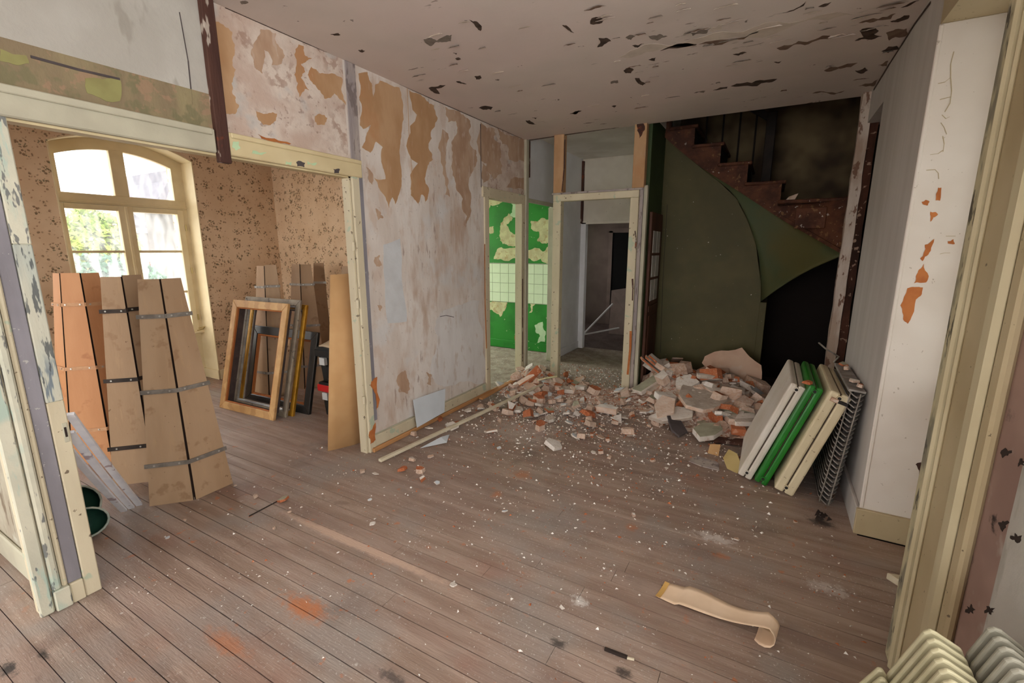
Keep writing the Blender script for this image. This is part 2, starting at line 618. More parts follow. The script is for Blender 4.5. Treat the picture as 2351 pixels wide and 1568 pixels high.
mat('reveal_paint', S(224, 216, 208), S(214, 204, 194), scale=2, rough=.6, bump=.06, layers=[
    dict(scale=30, lo=.68, hi=.7, col=S(140, 120, 100), amt=.5)])
mat('casing_beige', S(184, 168, 136), S(172, 155, 122), scale=2, rough=.5, bump=.04, layers=[
    dict(scale=46, lo=.69, hi=.71, col=S(60, 48, 38), amt=.7)])
mat('casing_light', S(198, 186, 154), S(186, 173, 141), scale=2, rough=.5, bump=.04)
mat('casing_mould', S(188, 178, 146), S(130, 124, 108), scale=14, stretch=(1, 1, .35), lo=.45, hi=.62, rough=.7, bump=.1, layers=[
    dict(scale=26, st=(1, 1, .35), lo=.58, hi=.63, col=S(70, 64, 56), amt=.9)])
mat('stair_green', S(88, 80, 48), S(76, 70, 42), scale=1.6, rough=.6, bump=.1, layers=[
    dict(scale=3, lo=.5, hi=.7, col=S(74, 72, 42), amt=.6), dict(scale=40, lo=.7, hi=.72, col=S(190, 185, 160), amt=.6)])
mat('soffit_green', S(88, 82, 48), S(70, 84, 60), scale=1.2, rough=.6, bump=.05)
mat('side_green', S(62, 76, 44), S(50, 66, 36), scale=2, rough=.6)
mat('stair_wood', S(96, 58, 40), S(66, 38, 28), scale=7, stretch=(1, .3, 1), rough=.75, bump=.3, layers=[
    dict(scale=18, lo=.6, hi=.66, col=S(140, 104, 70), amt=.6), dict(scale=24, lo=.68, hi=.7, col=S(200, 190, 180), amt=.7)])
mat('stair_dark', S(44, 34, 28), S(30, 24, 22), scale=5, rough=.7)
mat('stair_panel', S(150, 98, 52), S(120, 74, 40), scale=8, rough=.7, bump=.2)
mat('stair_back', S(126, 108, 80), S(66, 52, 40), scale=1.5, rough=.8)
mat('unlit_brown', S(30, 24, 22), rough=.95)  # dark brown paints in the shade of unlit recesses
mat('kitchen_green', S(46, 134, 48), S(38, 116, 40), scale=3, rough=.45, bump=.1, layers=[
    dict(scale=12, lo=.66, hi=.68, col=S(190, 200, 160), amt=.6)])
mat('kitchen_cream', S(206, 204, 160), S(186, 178, 138), scale=9, rough=.9, bump=.2, layers=[
    dict(scale=16, lo=.58, hi=.64, col=S(170, 138, 98), amt=.6)])
mat('kitchen_pale', S(190, 216, 176), S(180, 206, 166), scale=9, rough=.8)
mat('kitchen_tile', S(214, 228, 198), S(208, 222, 190), scale=3, rough=.15, spec=.5)
mat('grout', S(150, 156, 136), rough=.9)
mat('dust_floor', S(164, 152, 136), S(140, 126, 112), scale=7, rough=.95, bump=.4, layers=[
    dict(scale=40, lo=.6, hi=.66, col=S(206, 198, 188), amt=.7), dict(scale=18, lo=.62, hi=.68, col=S(150, 100, 76), amt=.5)])
mat('corridor_wall', S(226, 226, 230), S(214, 213, 216), scale=2, rough=.8, bump=.1)
mat('corridor_ceiling', S(230, 226, 220), S(214, 208, 200), scale=2, rough=.85)
mat('corridor_end', S(226, 218, 204), S(214, 205, 190), scale=2, rough=.85, layers=[dict(scale=20, lo=.7, hi=.72, col=S(80, 70, 60), amt=.8)])
mat('backroom_wall', S(128, 112, 102), S(110, 95, 86), scale=1.5, rough=.85)
mat('backroom_floor', S(100, 84, 78), S(84, 70, 64), scale=5, rough=.9, layers=[dict(scale=40, lo=.62, hi=.68, col=S(150, 140, 132), amt=.6)])
mat('unlit_black', S(14, 13, 13), rough=.9)  # flat black paints in the darkness of a doorway
mat('panel_dark', S(140, 122, 112), S(124, 108, 98), scale=3, rough=.7)
mat('white_stick', S(214, 212, 208), rough=.6)
mat('door_brown', S(92, 58, 44), S(72, 44, 34), scale=6, stretch=(1, 1, .2), rough=.6, bump=.2)
mat('pane_lit', S(210, 208, 204), S(180, 177, 172), scale=3, rough=.25)  # pale tone stands in for corridor light reflected in the panes
mat('plywood', S(182, 155, 126), S(168, 140, 111), scale=4, stretch=(1, 1, .25), rough=.6, bump=.1, layers=[
    dict(scale=9, lo=.58, hi=.68, col=S(136, 104, 76), amt=.55), dict(scale=40, st=(1, 1, .1), lo=.55, hi=.7, col=S(190, 160, 124), amt=.4),
    dict(scale=26, lo=.7, hi=.72, col=S(90, 66, 48), amt=.7), dict(kind='rand', col=S(150, 112, 78), amt=.4)])
mat('plywood_orange', S(206, 150, 106), S(196, 138, 94), scale=4, stretch=(1, 1, .25), rough=.55, bump=.1, layers=[
    dict(scale=8, lo=.6, hi=.7, col=S(160, 96, 58), amt=.5), dict(kind='rand', col=S(196, 140, 84), amt=.4)])
mat('ply_edge', S(52, 36, 28), rough=.8)
mat('strap_steel', S(150, 143, 135), S(126, 119, 112), scale=14, rough=.5, metal=.5)
mat('strap_dark', S(62, 52, 46), S(48, 40, 36), scale=14, rough=.5, metal=.4)
mat('strap_wood', S(206, 160, 120), S(190, 142, 104), scale=14, rough=.6)
mat('rivet', S(190, 186, 180), rough=.35, metal=.6)
mat('cardboard', S(206, 166, 118), S(196, 154, 106), scale=3, rough=.85, bump=.05)
mat('frame_wood', S(204, 164, 112), S(188, 146, 94), scale=5, stretch=(1, 1, 1), rough=.5, bump=.15, layers=[
    dict(kind='grain', scale=9, dist=4, dir='X', st=(.2, 1, 1), lo=.45, hi=.8, col=S(166, 124, 78), amt=.5)])
mat('frame_inner_dark', S(86, 72, 68), S(70, 58, 56), scale=8, rough=.8)
mat('frame_grey', S(150, 138, 120), S(128, 116, 102), scale=8, rough=.6, layers=[dict(scale=20, lo=.62, hi=.66, col=S(80, 70, 64), amt=.7)])
mat('frame_silver', S(190, 188, 184), S(150, 148, 146), scale=8, rough=.3, metal=.7)
mat('frame_gold', S(196, 146, 50), S(168, 118, 36), scale=10, rough=.35, metal=.5)
mat('frame_black', S(34, 33, 32), S(44, 42, 40), scale=8, rough=.3, spec=.6)
mat('box_black', S(24, 26, 26), S(34, 36, 36), scale=6, rough=.4)
mat('box_red', S(190, 34, 34), rough=.4)
mat('sticker', S(196, 198, 196), rough=.6)
mat('cushion_beige', S(206, 186, 156), S(196, 174, 142), scale=6, rough=.9)
mat('perf_white', S(232, 232, 236), S(220, 221, 228), scale=10, rough=.5, layers=[
    dict(scale=9, lo=.62, hi=.66, col=S(120, 70, 78), amt=.6)])
mat('paint_blue', S(40, 120, 200), rough=.5)
mat('hole_black', S(22, 22, 24), rough=.9)
mat('bag_green', S(30, 64, 52), S(22, 48, 40), scale=6, rough=.45)
mat('bag_rim', S(186, 190, 176), S(150, 160, 150), scale=10, rough=.6)
mat('rad_white', S(214, 206, 196), S(204, 194, 180), scale=3, rough=.45, layers=[
    dict(scale=50, lo=.68, hi=.7, col=S(120, 96, 74), amt=.7)])
mat('rad_cream', S(212, 198, 166), S(200, 184, 150), scale=3, rough=.45, layers=[
    dict(scale=40, lo=.68, hi=.7, col=S(110, 84, 60), amt=.7)])
mat('rad_green', S(26, 122, 30), S(20, 104, 24), scale=3, rough=.35, spec=.5)
mat('rad_seam', S(70, 56, 46), rough=.9)
mat('rad_iron', S(156, 150, 144), S(120, 114, 108), scale=9, rough=.6, layers=[dict(scale=22, lo=.6, hi=.66, col=S(120, 80, 60), amt=.6)])
mat('rad_core', S(40, 36, 35), rough=.8)
mat('rad_near', S(182, 174, 144), S(168, 160, 128), scale=5, rough=.45, bump=.1)
mat('rad_near_grey', S(158, 154, 140), S(140, 136, 122), scale=5, rough=.5, bump=.1)
mat('brick', S(188, 110, 68), S(164, 86, 50), scale=9, rough=.95, bump=.5, layers=[
    dict(scale=24, lo=.58, hi=.64, col=S(214, 180, 160), amt=.7), dict(kind='rand', col=S(176, 110, 76), amt=.6)])
mat('brick_pink', S(216, 192, 174), S(194, 156, 130), scale=9, rough=.95, bump=.5, layers=[
    dict(scale=20, lo=.55, hi=.62, col=S(212, 196, 184), amt=.8), dict(kind='rand', col=S(206, 186, 170), amt=.5)])
mat('rubble_plaster', S(232, 226, 220), S(216, 206, 196), scale=8, rough=.95, bump=.4, layers=[
    dict(scale=20, lo=.6, hi=.66, col=S(180, 140, 118), amt=.6), dict(kind='rand', col=S(206, 194, 180), amt=.7)])
mat('rubble_green', S(168, 164, 142), S(150, 146, 126), scale=8, rough=.95, bump=.3)
mat('rubble_pinkplaster', S(204, 174, 152), S(192, 158, 136), scale=3, rough=.92, bump=.25, layers=[
    dict(scale=5, lo=.56, hi=.64, col=S(206, 186, 170), amt=.6)])
mat('rubble_grey', S(196, 182, 168), S(172, 156, 142), scale=6, rough=.95, bump=.5, layers=[
    dict(scale=20, lo=.58, hi=.64, col=S(206, 196, 186), amt=.6)])
mat('rubble_dark', S(86, 78, 78), S(74, 66, 66), scale=5, rough=.9)
mat('mound', S(190, 160, 140), S(214, 200, 188), scale=16, rough=.98, bump=1.0, bscale=60, layers=[
    dict(scale=30, lo=.52, hi=.6, col=S(176, 106, 74), amt=.7), dict(scale=9, lo=.55, hi=.65, col=S(112, 88, 76), amt=.7)])
mat('crumb_white', S(240, 236, 230), S(226, 218, 210), scale=30, rough=.95)
mat('batten_cream', S(214, 204, 180), S(204, 192, 166), scale=9, rough=.7)
mat('board_tan', S(186, 138, 92), S(168, 118, 74), scale=7, stretch=(1, .2, 1), rough=.8, bump=.2)
mat('paper_sheet', S(206, 212, 218), S(198, 204, 210), scale=3, rough=.8)
mat('paper_kraft', S(234, 208, 180), S(226, 198, 168), scale=5, rough=.85)
mat('paper_edge', S(206, 164, 96), rough=.85)
mat('paint_yellow', S(200, 178, 122), S(190, 166, 108), scale=5, rough=.8)
mat('twig_dark', S(48, 38, 34), rough=.9)
mat('win_paint', S(226, 210, 172), S(214, 196, 156), scale=3, rough=.5, bump=.05)
mat('brass', S(170, 150, 100), rough=.35, metal=.7)
mat('house_wall', S(134, 129, 124), S(122, 117, 112), scale=.8, rough=.9)
mat('house_roof', S(98, 95, 100), S(84, 82, 88), scale=2, rough=.8)
mat('house_trim', S(170, 170, 172), rough=.8)
mat('house_pane', S(74, 80, 90), rough=.15)
mat('awning_red', S(176, 84, 66), rough=.8)
mat('leaf_yellow', S(158, 170, 84), S(128, 152, 70), scale=.8, rough=.8, layers=[dict(kind='noise', scale=.5, lo=.55, hi=.68, col=S(188, 160, 78), amt=.7)])
mat('leaf_green', S(92, 126, 98), S(72, 106, 82), scale=.8, rough=.8)
mat('bark', S(100, 86, 72), rough=.9)
mat('hill', S(126, 130, 138), S(112, 120, 122), scale=.05, rough=.95)
mat('street', S(170, 168, 164), rough=.95)
glass_mat('glass_clear', dirt=.10)
glass_mat('glass_dusty', dirt=.22)
glass_mat('glass_dimming', (.42, .42, .40, 1), dirt=.10)  # tint added to cut the light through the niche window

# ================================================================== the setting
def wall(name, label, cat='wall'):
    return struct(thing(name, label, cat), label, cat)


def pbox(parent, name, a, b, m, bevel=0.0):
    return B().box(a, b).obj(name, m, parent, bevel)


# ---- floor: every board a piece of its own
floor = B().box((-6.6, -4.7, -0.25), (1.3, 5.1, -0.022)).obj('floor', 'gap_dark')
struct(floor, 'worn bare floorboards strewn with plaster dust and brick dust', 'floor')
PITCH = 0.0955
row = 0
y = -1.2
while y < 5.06:
    x0, x1 = (-6.2 if 1.75 < y < 3.0 else -5.9), XR + (0.25 if 2.1 < y < 3.0 else 0.0)
    if y > 4.0:
        x0 = XP + 0.0
    cuts = [x0]
    c = x0 + rng.uniform(.8, 3.2)
    while c < x1 - .6:
        cuts.append(c)
        c += rng.uniform(2.2, 3.6)
    cuts.append(x1)
    for a, b_ in zip(cuts[:-1], cuts[1:]):
        dz = rng.uniform(-.0012, .0)
        g = rng.uniform(.0022, .0055)
        B().box((a + .001, y + g / 2, -.021), (b_ - .001, min(y + PITCH - g / 2, 5.06), dz)).obj('floorboard', 'floor_wood', floor)
    y += PITCH
    row += 1

# ---- ceiling of the main room
ceil = B().box((XP - .07, -4.7, ZC), (XR + .4, YF + .02, ZC + .25)).obj('ceiling', 'ceiling_paint')
struct(ceil, 'pale ceiling with peeling paint and dark bare patches', 'ceiling')


def z5(l):
    return [(800 + x * .3828, y_ * .3828) for x, y_ in l]


def z6(l):
    return [(1300 + x * .353, y_ * .353) for x, y_ in l]


def z4(l):
    return [(480 + x * .3188, y_ * .3188) for x, y_ in l]


DK, GY, BR, PL = 'ceiling_bare', 'ceiling_bare_grey', 'ceiling_bare_brown', 'ceiling_pale'
for m_, p_ in [
    (DK, z5([(725, 118), (770, 128), (800, 158), (792, 184), (770, 165), (745, 135)])),
    (GY, z5([(450, 235), (500, 228), (530, 244), (590, 210), (620, 208), (615, 245), (560, 252), (520, 252), (500, 274), (470, 262)])),
    (DK, z5([(755, 458), (790, 452), (798, 468), (768, 476)])),
    (DK, z5([(645, 488), (670, 488), (708, 503), (672, 500)])),
    (DK, z5([(480, 528), (520, 520), (582, 510), (525, 530), (548, 562), (505, 548)])),
    (DK, z5([(782, 646), (835, 636), (866, 642), (855, 658), (820, 656)])),
    (DK, z5([(1062, 722), (1085, 720), (1128, 748), (1095, 744)])),
    (DK, z5([(1100, 704), (1130, 706), (1122, 714)])),
    (DK, z5([(1328, 682), (1365, 670), (1398, 664), (1365, 684)])),
    (DK, z5([(1282, 150), (1308, 152), (1352, 196), (1318, 180)])),
    (DK, z5([(1460, 108), (1510, 100), (1535, 115), (1522, 135), (1450, 142)])),
    (DK, z5([(1500, 228), (1545, 226), (1575, 245), (1540, 262), (1525, 275), (1492, 282), (1510, 258)])),
    (GY, z5([(1662, 225), (1690, 208), (1720, 218), (1695, 238)])),
    (GY, z5([(1800, 216), (1850, 212), (1870, 204), (1912, 216), (1852, 242)])),
    (GY, z5([(2055, 196), (2110, 180), (2158, 182), (2148, 200), (2065, 214)])),
    (DK, z5([(1702, 272), (1772, 260), (1735, 284)])),
    (DK, z5([(1650, 422), (1678, 404), (1712, 418), (1695, 438), (1665, 438)])),
    (DK, z5([(1718, 468), (1745, 468), (1782, 502), (1765, 512), (1738, 500)])),
    (GY, z5([(1572, 490), (1615, 480), (1618, 496), (1575, 502)])),
    (DK, z5([(58, 300), (82, 296), (98, 304), (82, 314)])),
    (DK, z5([(628, 316), (650, 318), (648, 326)])), (DK, z5([(640, 350), (660, 344), (675, 354), (655, 360)])),
    (DK, z5([(-108, 204), (-60, 198), (-48, 208), (-85, 212)])),
    (GY, z5([(-650, 8), (-620, 4), (-600, 14), (-640, 24)])),
    (DK, z6([(1070, 560), (1150, 540), (1260, 520), (1372, 512), (1300, 535), (1180, 556)])),
    (DK, z6([(955, 586), (1050, 564), (1045, 574)])), (GY, z6([(830, 604), (905, 590), (895, 602)])),
    (BR, z6([(1368, 312), (1470, 290), (1510, 266), (1620, 254), (1718, 232), (1702, 252), (1600, 272), (1500, 286), (1455, 308), (1390, 324)])),
    (DK, z6([(1908, 200), (1940, 184), (2010, 180), (2032, 200), (2000, 220), (2052, 234), (1965, 256), (1878, 264), (1935, 240)])),
    (BR, z6([(2080, 212), (2140, 190), (2215, 184), (2222, 220), (2190, 240), (2100, 262)])),
    (BR, z6([(1902, 148), (2030, 124), (2142, 86), (2112, 122), (2000, 142)])),
    (DK, z6([(2108, 138), (2170, 118), (2232, 98), (2225, 120), (2135, 142)])),
    (BR, z6([(1676, 458), (1710, 438), (1765, 436), (1895, 408), (1800, 442), (1742, 456)])),
    (DK, z6([(1878, 458), (1942, 438), (1962, 456), (1932, 476)])),
    (DK, z6([(2050, 332), (2150, 298), (2166, 318), (2095, 342)])), (BR, z6([(2028, 422), (2095, 394), (2085, 428)])),
    (PL, z6([(338, 372), (420, 326), (600, 286), (900, 236), (1150, 206), (1450, 150), (1862, 94), (1700, 132), (1450, 176), (1100, 236), (850, 282), (600, 322), (450, 366)])),
    (DK, z6([(612, 330), (840, 294), (850, 288)])), (BR, z6([(860, 288), (1060, 258), (1262, 200), (1240, 212), (1060, 266)])),
    (DK, z6([(1408, 84), (1500, 50), (1560, 8), (1545, 36)])), (DK, z6([(1640, 42), (1725, 12), (1705, 30)])),
    (DK, z6([(2178, 48), (2295, 2), (2230, 36)])), (DK, z6([(1084, 352), (1120, 348), (1172, 340), (1122, 360)])),
    (DK, z6([(1350, 402), (1400, 396), (1385, 410)])), (DK, z6([(535, 388), (582, 374), (576, 394)])),
    (BR, z6([(1600, 606), (1700, 600), (1810, 590), (1720, 612)])), (BR, z6([(1900, 560), (1990, 540), (2030, 512), (2000, 560)])),
    (PL, z6([(930, 190), (1010, 150), (1010, 190), (940, 208)])),
    (DK, z6([(24, 738), (60, 722), (100, 720), (62, 740)])), (DK, z6([(295, 690), (326, 686), (318, 696)])),
]:
    patch('bare_patch', p_, 'Z', ZC, -.0012, m_, ceil, .14, 2)
# small hanging flakes of paint, denser towards the right wall
for i in range(70):
    if i < 45:
        px_, py_ = rng.uniform(1350, 2060), rng.uniform(5, 260)
        if py_ > 270 - (px_ - 1350) * .1:
            continue
    else:
        px_, py_ = rng.uniform(760, 1500), rng.uniform(20, 300)
    p = onZ(px_, py_, ZC)
    if not (XP + .1 < p.x < XR - .05 and .8 < p.y < YF - .05):
        continue
    ln, w = rng.uniform(.015, .07), rng.uniform(.006, .018)
    b = B()
    pts = frac([(-ln, -w * .3), (0, -w), (ln, -w * .2), (ln * .5, w * .7), (-ln * .4, w)], .2, 1)
    dz = rng.uniform(.003, .012)
    b.prism([(p.x + q.x, p.y + q.y, ZC - .001 - (dz if q.y < 0 else 0)) for q in pts], (0, 0, -.001))
    b.obj('paint_flake', rng.choice([PL, GY, 'ceiling_paint', BR]), ceil)
# dark gap lines where the ceiling meets the walls
for pxs in ([(517, 17), (700, 98), (815, 146), (1000, 231), (1198, 318)],):
    ribbon('joint_crack', pxs, 'X', XP + .002, .006, .002, 'ceiling_bare', ceil)
ribbon('joint_crack', [(2136, 6), (2100, 55), (2070, 103), (2040, 150), (2006, 206)], 'X', XR - .003, .014, .002, 'ceiling_bare', ceil)
ribbon('joint_crack', [(1215, 322), (1350, 302), (1489, 281), (1700, 250), (1996, 212)], 'Y', YF - .0, .008, .004, 'ceiling_bare', ceil)

# ---- left partition with its two doorways
wl = wall('wall_left', 'stripped partition wall of torn tan paper and pale plaster with two doorways')
X0 = XP - .07
pbox(wl, 'wall_panel', (X0, 2.41, 0), (XP, 4.24, ZC), 'plaster_old')
pbox(wl, 'wall_panel', (X0, 1.55, 2.12), (XP, 2.41, ZC), 'plaster_blotch')
pbox(wl, 'wall_panel', (X0, .49, 2.12), (XP, 1.55, ZC), 'paint_white_wall')
pbox(wl, 'wall_panel', (X0, -2.0, 2.12), (XP, .49, ZC), 'paint_white_wall')
pbox(wl, 'wall_panel', (X0, 4.24, 2.13), (XP, 5.06, ZC), 'plaster_blotch')
pbox(wl, 'wall_panel', (X0, .50, 0), (XP - .01, .70, 2.12), 'cream_trim')

# band over the near doorway, with the olive piece
pbox(wl, 'paint_band', (XP, -2.0, 2.222), (XP + .004, 1.50, 2.40), 'band_green_brown')
patch('paint_band', [(195, 180), (275, 180), (275, 232), (250, 234), (222, 222), (200, 214)], 'X', XP + .004, .002, 'paint_olive', wl, .08, 2)
patch('paint_band', [(0, 112), (60, 128), (66, 146), (40, 150), (0, 140)], 'X', XP + .004, .002, 'paint_olive', wl, .08, 2)
ribbon('joint_crack', [(70, 130), (180, 160), (275, 182)], 'X', XP + .004, .012, .003, 'rubble_dark', wl)
ribbon('joint_crack', [(412, 28), (432, 140), (442, 240)], 'X', XP + .002, .004, .002, 'rubble_dark', wl)
# head casings
pbox(wl, 'head_casing', (XP, -.4, 2.105), (XP + .03, 1.49, 2.225), 'cream_trim_grey', .006)
pbox(wl, 'head_moulding', (XP + .03, -.4, 2.19), (XP + .045, 1.47, 2.222), 'cream_trim_grey', .004)
pbox(wl, 'head_casing', (XP, 1.56, 2.105), (XP + .03, 2.50, 2.225), 'cream_yellow', .006)
pbox(wl, 'head_moulding', (XP + .03, 1.57, 2.195), (XP + .042, 2.49, 2.222), 'cream_yellow', .004)
pbox(wl, 'head_lining', (X0, .71, 2.095), (XP, 2.41, 2.12), 'cream_yellow')
for p_ in ([(535, 325), (548, 325), (552, 340), (540, 345), (533, 338)], [(580, 345), (612, 350), (600, 356), (578, 352)], [(655, 370), (670, 372), (668, 380), (655, 378)],
           [(680, 372), (700, 374), (698, 384), (682, 382)], [(705, 370), (728, 374), (720, 380), (706, 378)], [(765, 388), (780, 388), (778, 398), (768, 398)]):
    patch('paint_flake', p_, 'X', XP + .03, .0012, 'kitchen_pale' if rng.random() < .6 else 'rubble_dark', wl, .2, 2)
patch('paint_flake', [(592, 308), (630, 318), (668, 330), (664, 332), (625, 326), (600, 318)], 'X', XP + .004, .002, 'bare_wood', wl, .12, 2)
# wooden posts in the wall
pbox(wl, 'post', (XP, 1.495, 2.06), (XP + .035, 1.56, ZC), 'brown_post', .004)
pbox(wl, 'stud', (XP, 2.425, 2.22), (XP + .008, 2.515, ZC), 'grey_stud', .003)
# torn tan paper
for m_, l in [
    ('paper_tan', [(15, 160), (110, 190), (165, 230), (185, 330), (170, 420), (190, 500), (160, 600), (190, 700), (215, 760), (190, 820), (110, 810), (70, 690), (45, 480), (20, 300)]),
    ('paper_tan_pale', [(370, 210), (480, 240), (500, 330), (545, 400), (520, 460), (450, 470), (430, 380), (395, 360), (390, 460), (385, 530), (340, 500), (320, 430), (300, 390), (330, 300)]),
    ('paper_tan', [(645, 320), (680, 330), (690, 400), (740, 420), (700, 440), (660, 460), (690, 520), (660, 560), (720, 650), (690, 640), (650, 700), (640, 600), (630, 470)]),
    ('paper_tan', [(735, 480), (800, 530), (870, 530), (960, 570), (985, 760), (900, 670), (880, 700), (830, 710), (780, 640), (740, 590), (710, 540)]),
    ('paper_tan', [(340, 800), (420, 820), (490, 820), (480, 870), (390, 900), (350, 860)]),
    ('paper_tan', [(760, 840), (800, 820), (850, 850), (830, 900), (780, 900)]),
    ('paper_tan', [(1075, 530), (1140, 520), (1160, 590), (1170, 600), (1185, 740), (1195, 610), (1220, 600), (1230, 580), (1370, 630), (1390, 720), (1400, 860), (1380, 1000), (1370, 1080), (1385, 1250), (1370, 1390), (1340, 1470), (1318, 1420), (1296, 1500), (1270, 1420), (1220, 1350), (1190, 1280), (1200, 1290), (1270, 1290), (1250, 1200), (1250, 1060), (1200, 1020), (1160, 1100), (1100, 1060), (1130, 980), (1165, 900), (1110, 930), (1085, 900), (1080, 700)]),
    ('paper_tan', [(1440, 650), (1560, 720), (1620, 760), (1645, 850), (1600, 940), (1580, 1050), (1610, 1150), (1560, 1250), (1580, 1390), (1555, 1470), (1530, 1400), (1505, 1470), (1480, 1440), (1450, 1360), (1430, 1000)]),
    ('paper_tan_pale', [(1700, 770), (1800, 800), (1860, 850), (1870, 950), (1920, 1080), (1930, 1150), (1900, 1230), (1870, 1300), (1880, 1550), (1845, 1640), (1820, 1480), (1770, 1300), (1750, 1130), (1760, 1000), (1775, 870), (1720, 880)]),
    ('paper_tan_pale', [(1680, 930), (1720, 960), (1706, 1100), (1722, 1290), (1732, 1420), (1700, 1400), (1684, 1200)]),
    ('paper_tan_pale', [(1955, 880), (2060, 930), (2050, 1000), (2090, 1150), (2110, 1250), (2050, 1290), (2000, 1180), (1960, 1160)]),
    ('paper_tan_pale', [(2080, 920), (2200, 980), (2280, 1000), (2285, 1200), (2240, 1150), (2160, 1150), (2150, 1050), (2090, 1000)]),
    ('paper_tan_pale', [(2170, 1290), (2280, 1280), (2280, 1370), (2140, 1350)]),
    ('paper_tan_pale', [(1970, 1170), (2000, 1200), (2010, 1300), (1975, 1320)]),
    ('paper_tan_pale', [(1130, 1200), (1155, 1220), (1175, 1330), (1150, 1300)]),
]:
    patch('torn_paper', z4(l), 'X', XP, .0015, m_, wl, .2, 3)
# brown plaster losses low on the wall, repair skim, seams
for p_ in ([(915, 860), (930, 850), (940, 880), (935, 905), (915, 900)], [(978, 855), (992, 860), (990, 885), (980, 880)], [(862, 478), (872, 485), (880, 500), (868, 505)],
           [(860, 590), (872, 585), (876, 610), (864, 612)], [(866, 700), (878, 705), (874, 715)]):
    patch('torn_paper', p_, 'X', XP, .001, 'paper_tan_pale', wl, .22, 3)
patch('skim_patch', [(880, 562), (918, 548), (922, 640), (934, 738), (890, 742), (884, 650)], 'X', XP, .001, 'paint_white_cold', wl, .05, 2)
patch('skim_patch', [(1010, 720), (1060, 700), (1100, 690), (1108, 880), (1040, 885), (1000, 880), (1004, 790)], 'X', XP, .001, 'skim_white', wl, .16, 3)
ribbon('joint_crack', [(935, 195), (940, 330), (950, 440)], 'X', XP + .002, .004, .0015, 'paper_tan', wl)
ribbon('joint_crack', [(1103, 285), (1105, 430)], 'X', XP + .002, .008, .0015, 'rubble_dark', wl)
ribbon('joint_crack', [(1010, 727), (1024, 724), (1042, 728)], 'X', XP + .002, .008, .001, 'rubble_dark', wl)
# door casing at the near end of the wall, base rail, far stile
pbox(wl, 'door_casing', (XP, 2.41, 0), (XP + .022, 2.475, 2.2), 'cream_trim', .004)
pbox(wl, 'door_lining', (X0, 2.395, 0), (XP, 2.412, 2.12), 'cream_trim')
pbox(wl, 'grey_strip', (XP, 2.478, .25), (XP + .014, 2.515, 2.2), 'grey_strip', .003)
pbox(wl, 'base_rail', (XP, 2.475, .03), (XP + .018, 4.16, .125), 'cream_trim', .004)
pbox(wl, 'base_rail', (XP, 2.475, .125), (XP + .010, 4.16, .137), 'cream_trim_grey', .003)
pbox(wl, 'stile', (XP, 4.155, .03), (XP + .018, 4.24, 2.22), 'cream_trim', .004)
for p_ in ([(858, 870), (866, 865), (868, 935), (864, 940), (862, 905), (850, 885)], [(846, 1000), (862, 970), (862, 1010), (850, 1020)]):
    patch('paint_flake', p_, 'X', XP + .022, .001, 'orange_wood', wl, .2, 2)
# hinge stubs
for zz in (.45, 1.2, 1.62):
    B().tube([(XP + .01, 2.39, zz - .03), (XP + .01, 2.39, zz + .03)], .012).obj('hinge', 'cream_trim', wl)
# far doorway casing on the partition
pbox(wl, 'head_casing', (XP, 4.12, 2.13), (XP + .022, 5.06, 2.235), 'cream_trim', .004)
pbox(wl, 'door_casing', (X0, 4.965, 0), (XP + .022, 5.045, 2.13), 'cream_trim', .004)
pbox(wl, 'door_lining', (X0, 4.235, 0), (XP, 4.25, 2.13), 'cream_trim')
ribbon('joint_crack', [(1113, 560), (1114, 700), (1117, 800)], 'X', XP + .019, .02, .001, 'orange_wood', wl)
ribbon('joint_crack', [(1200, 640), (1200, 730), (1200, 830)], 'X', XP + .024, .016, .001, 'brown_post', wl)

trim1 = B().box((XP + .018, 2.43, 0), (XP + .045, 4.75, .035)).obj('trim_1', 'board_tan', None, .006)
struct(trim1, 'bare tan quarter-round strip along the foot of the partition', 'trim')

# ---- near door post at the left edge
post = wall('door_1', 'peeling cream and blue-grey door post at the left edge of the photo', 'door post')
pbox(post, 'casing', (XP - .01, .494, 0), (XP + .012, .540, 2.11), 'cream_green_worn', .005)
pbox(post, 'casing_moulding', (XP - .01, .545, .10), (XP + .022, .575, 2.11), 'cream_green_worn', .008)
pbox(post, 'casing_moulding', (XP - .01, .579, .10), (XP + .014, .598, 2.11), 'cream_trim', .006)
pbox(post, 'grey_strip', (XP - .01, .600, .10), (XP + .008, .648, 2.11), 'grey_strip', .003)
pbox(post, 'casing', (XP - .01, .650, 0), (XP + .016, .707, .95), 'cream_trim', .004)
pbox(post, 'casing', (XP - .01, .650, .95), (XP + .016, .707, 1.62), 'blue_worn', .004)
pbox(post, 'casing', (XP - .01, .650, 1.62), (XP + .016, .707, 2.11), 'cream_green_worn', .004)
pbox(post, 'plinth_block', (XP - .01, .545, 0), (XP + .026, .600, .10), 'cream_green_worn', .004)
pbox(post, 'plinth_block', (XP - .01, .602, 0), (XP + .020, .648, .10), 'cream_trim', .004)
lp = pbox(post, 'latch_plate', (XP + .016, .682, .76), (XP + .020, .70, .85), 'cream_trim_grey', .003)
pbox(lp, 'latch_slot', (XP + .020, .687, .785), (XP + .0212, .695, .83), 'twig_dark')

# ---- cross wall to the left of that post, with its baseboard
wn = wall('wall_near_left', 'worn patterned wall seen past the left edge of the door post')
pbox(wn, 'wall_panel', (-3.6, .57, 0), (X0, .64, ZC), 'wallpaper_worn')
pbox(wn, 'wall_panel', (-6.0, .57, 0), (-5.75, .64, ZC), 'wallpaper_worn')
pbox(wn, 'wall_panel', (-5.75, .57, 2.4), (-3.6, .64, ZC), 'wallpaper_worn')  # wide unseen opening below this, added to flood the side room with light
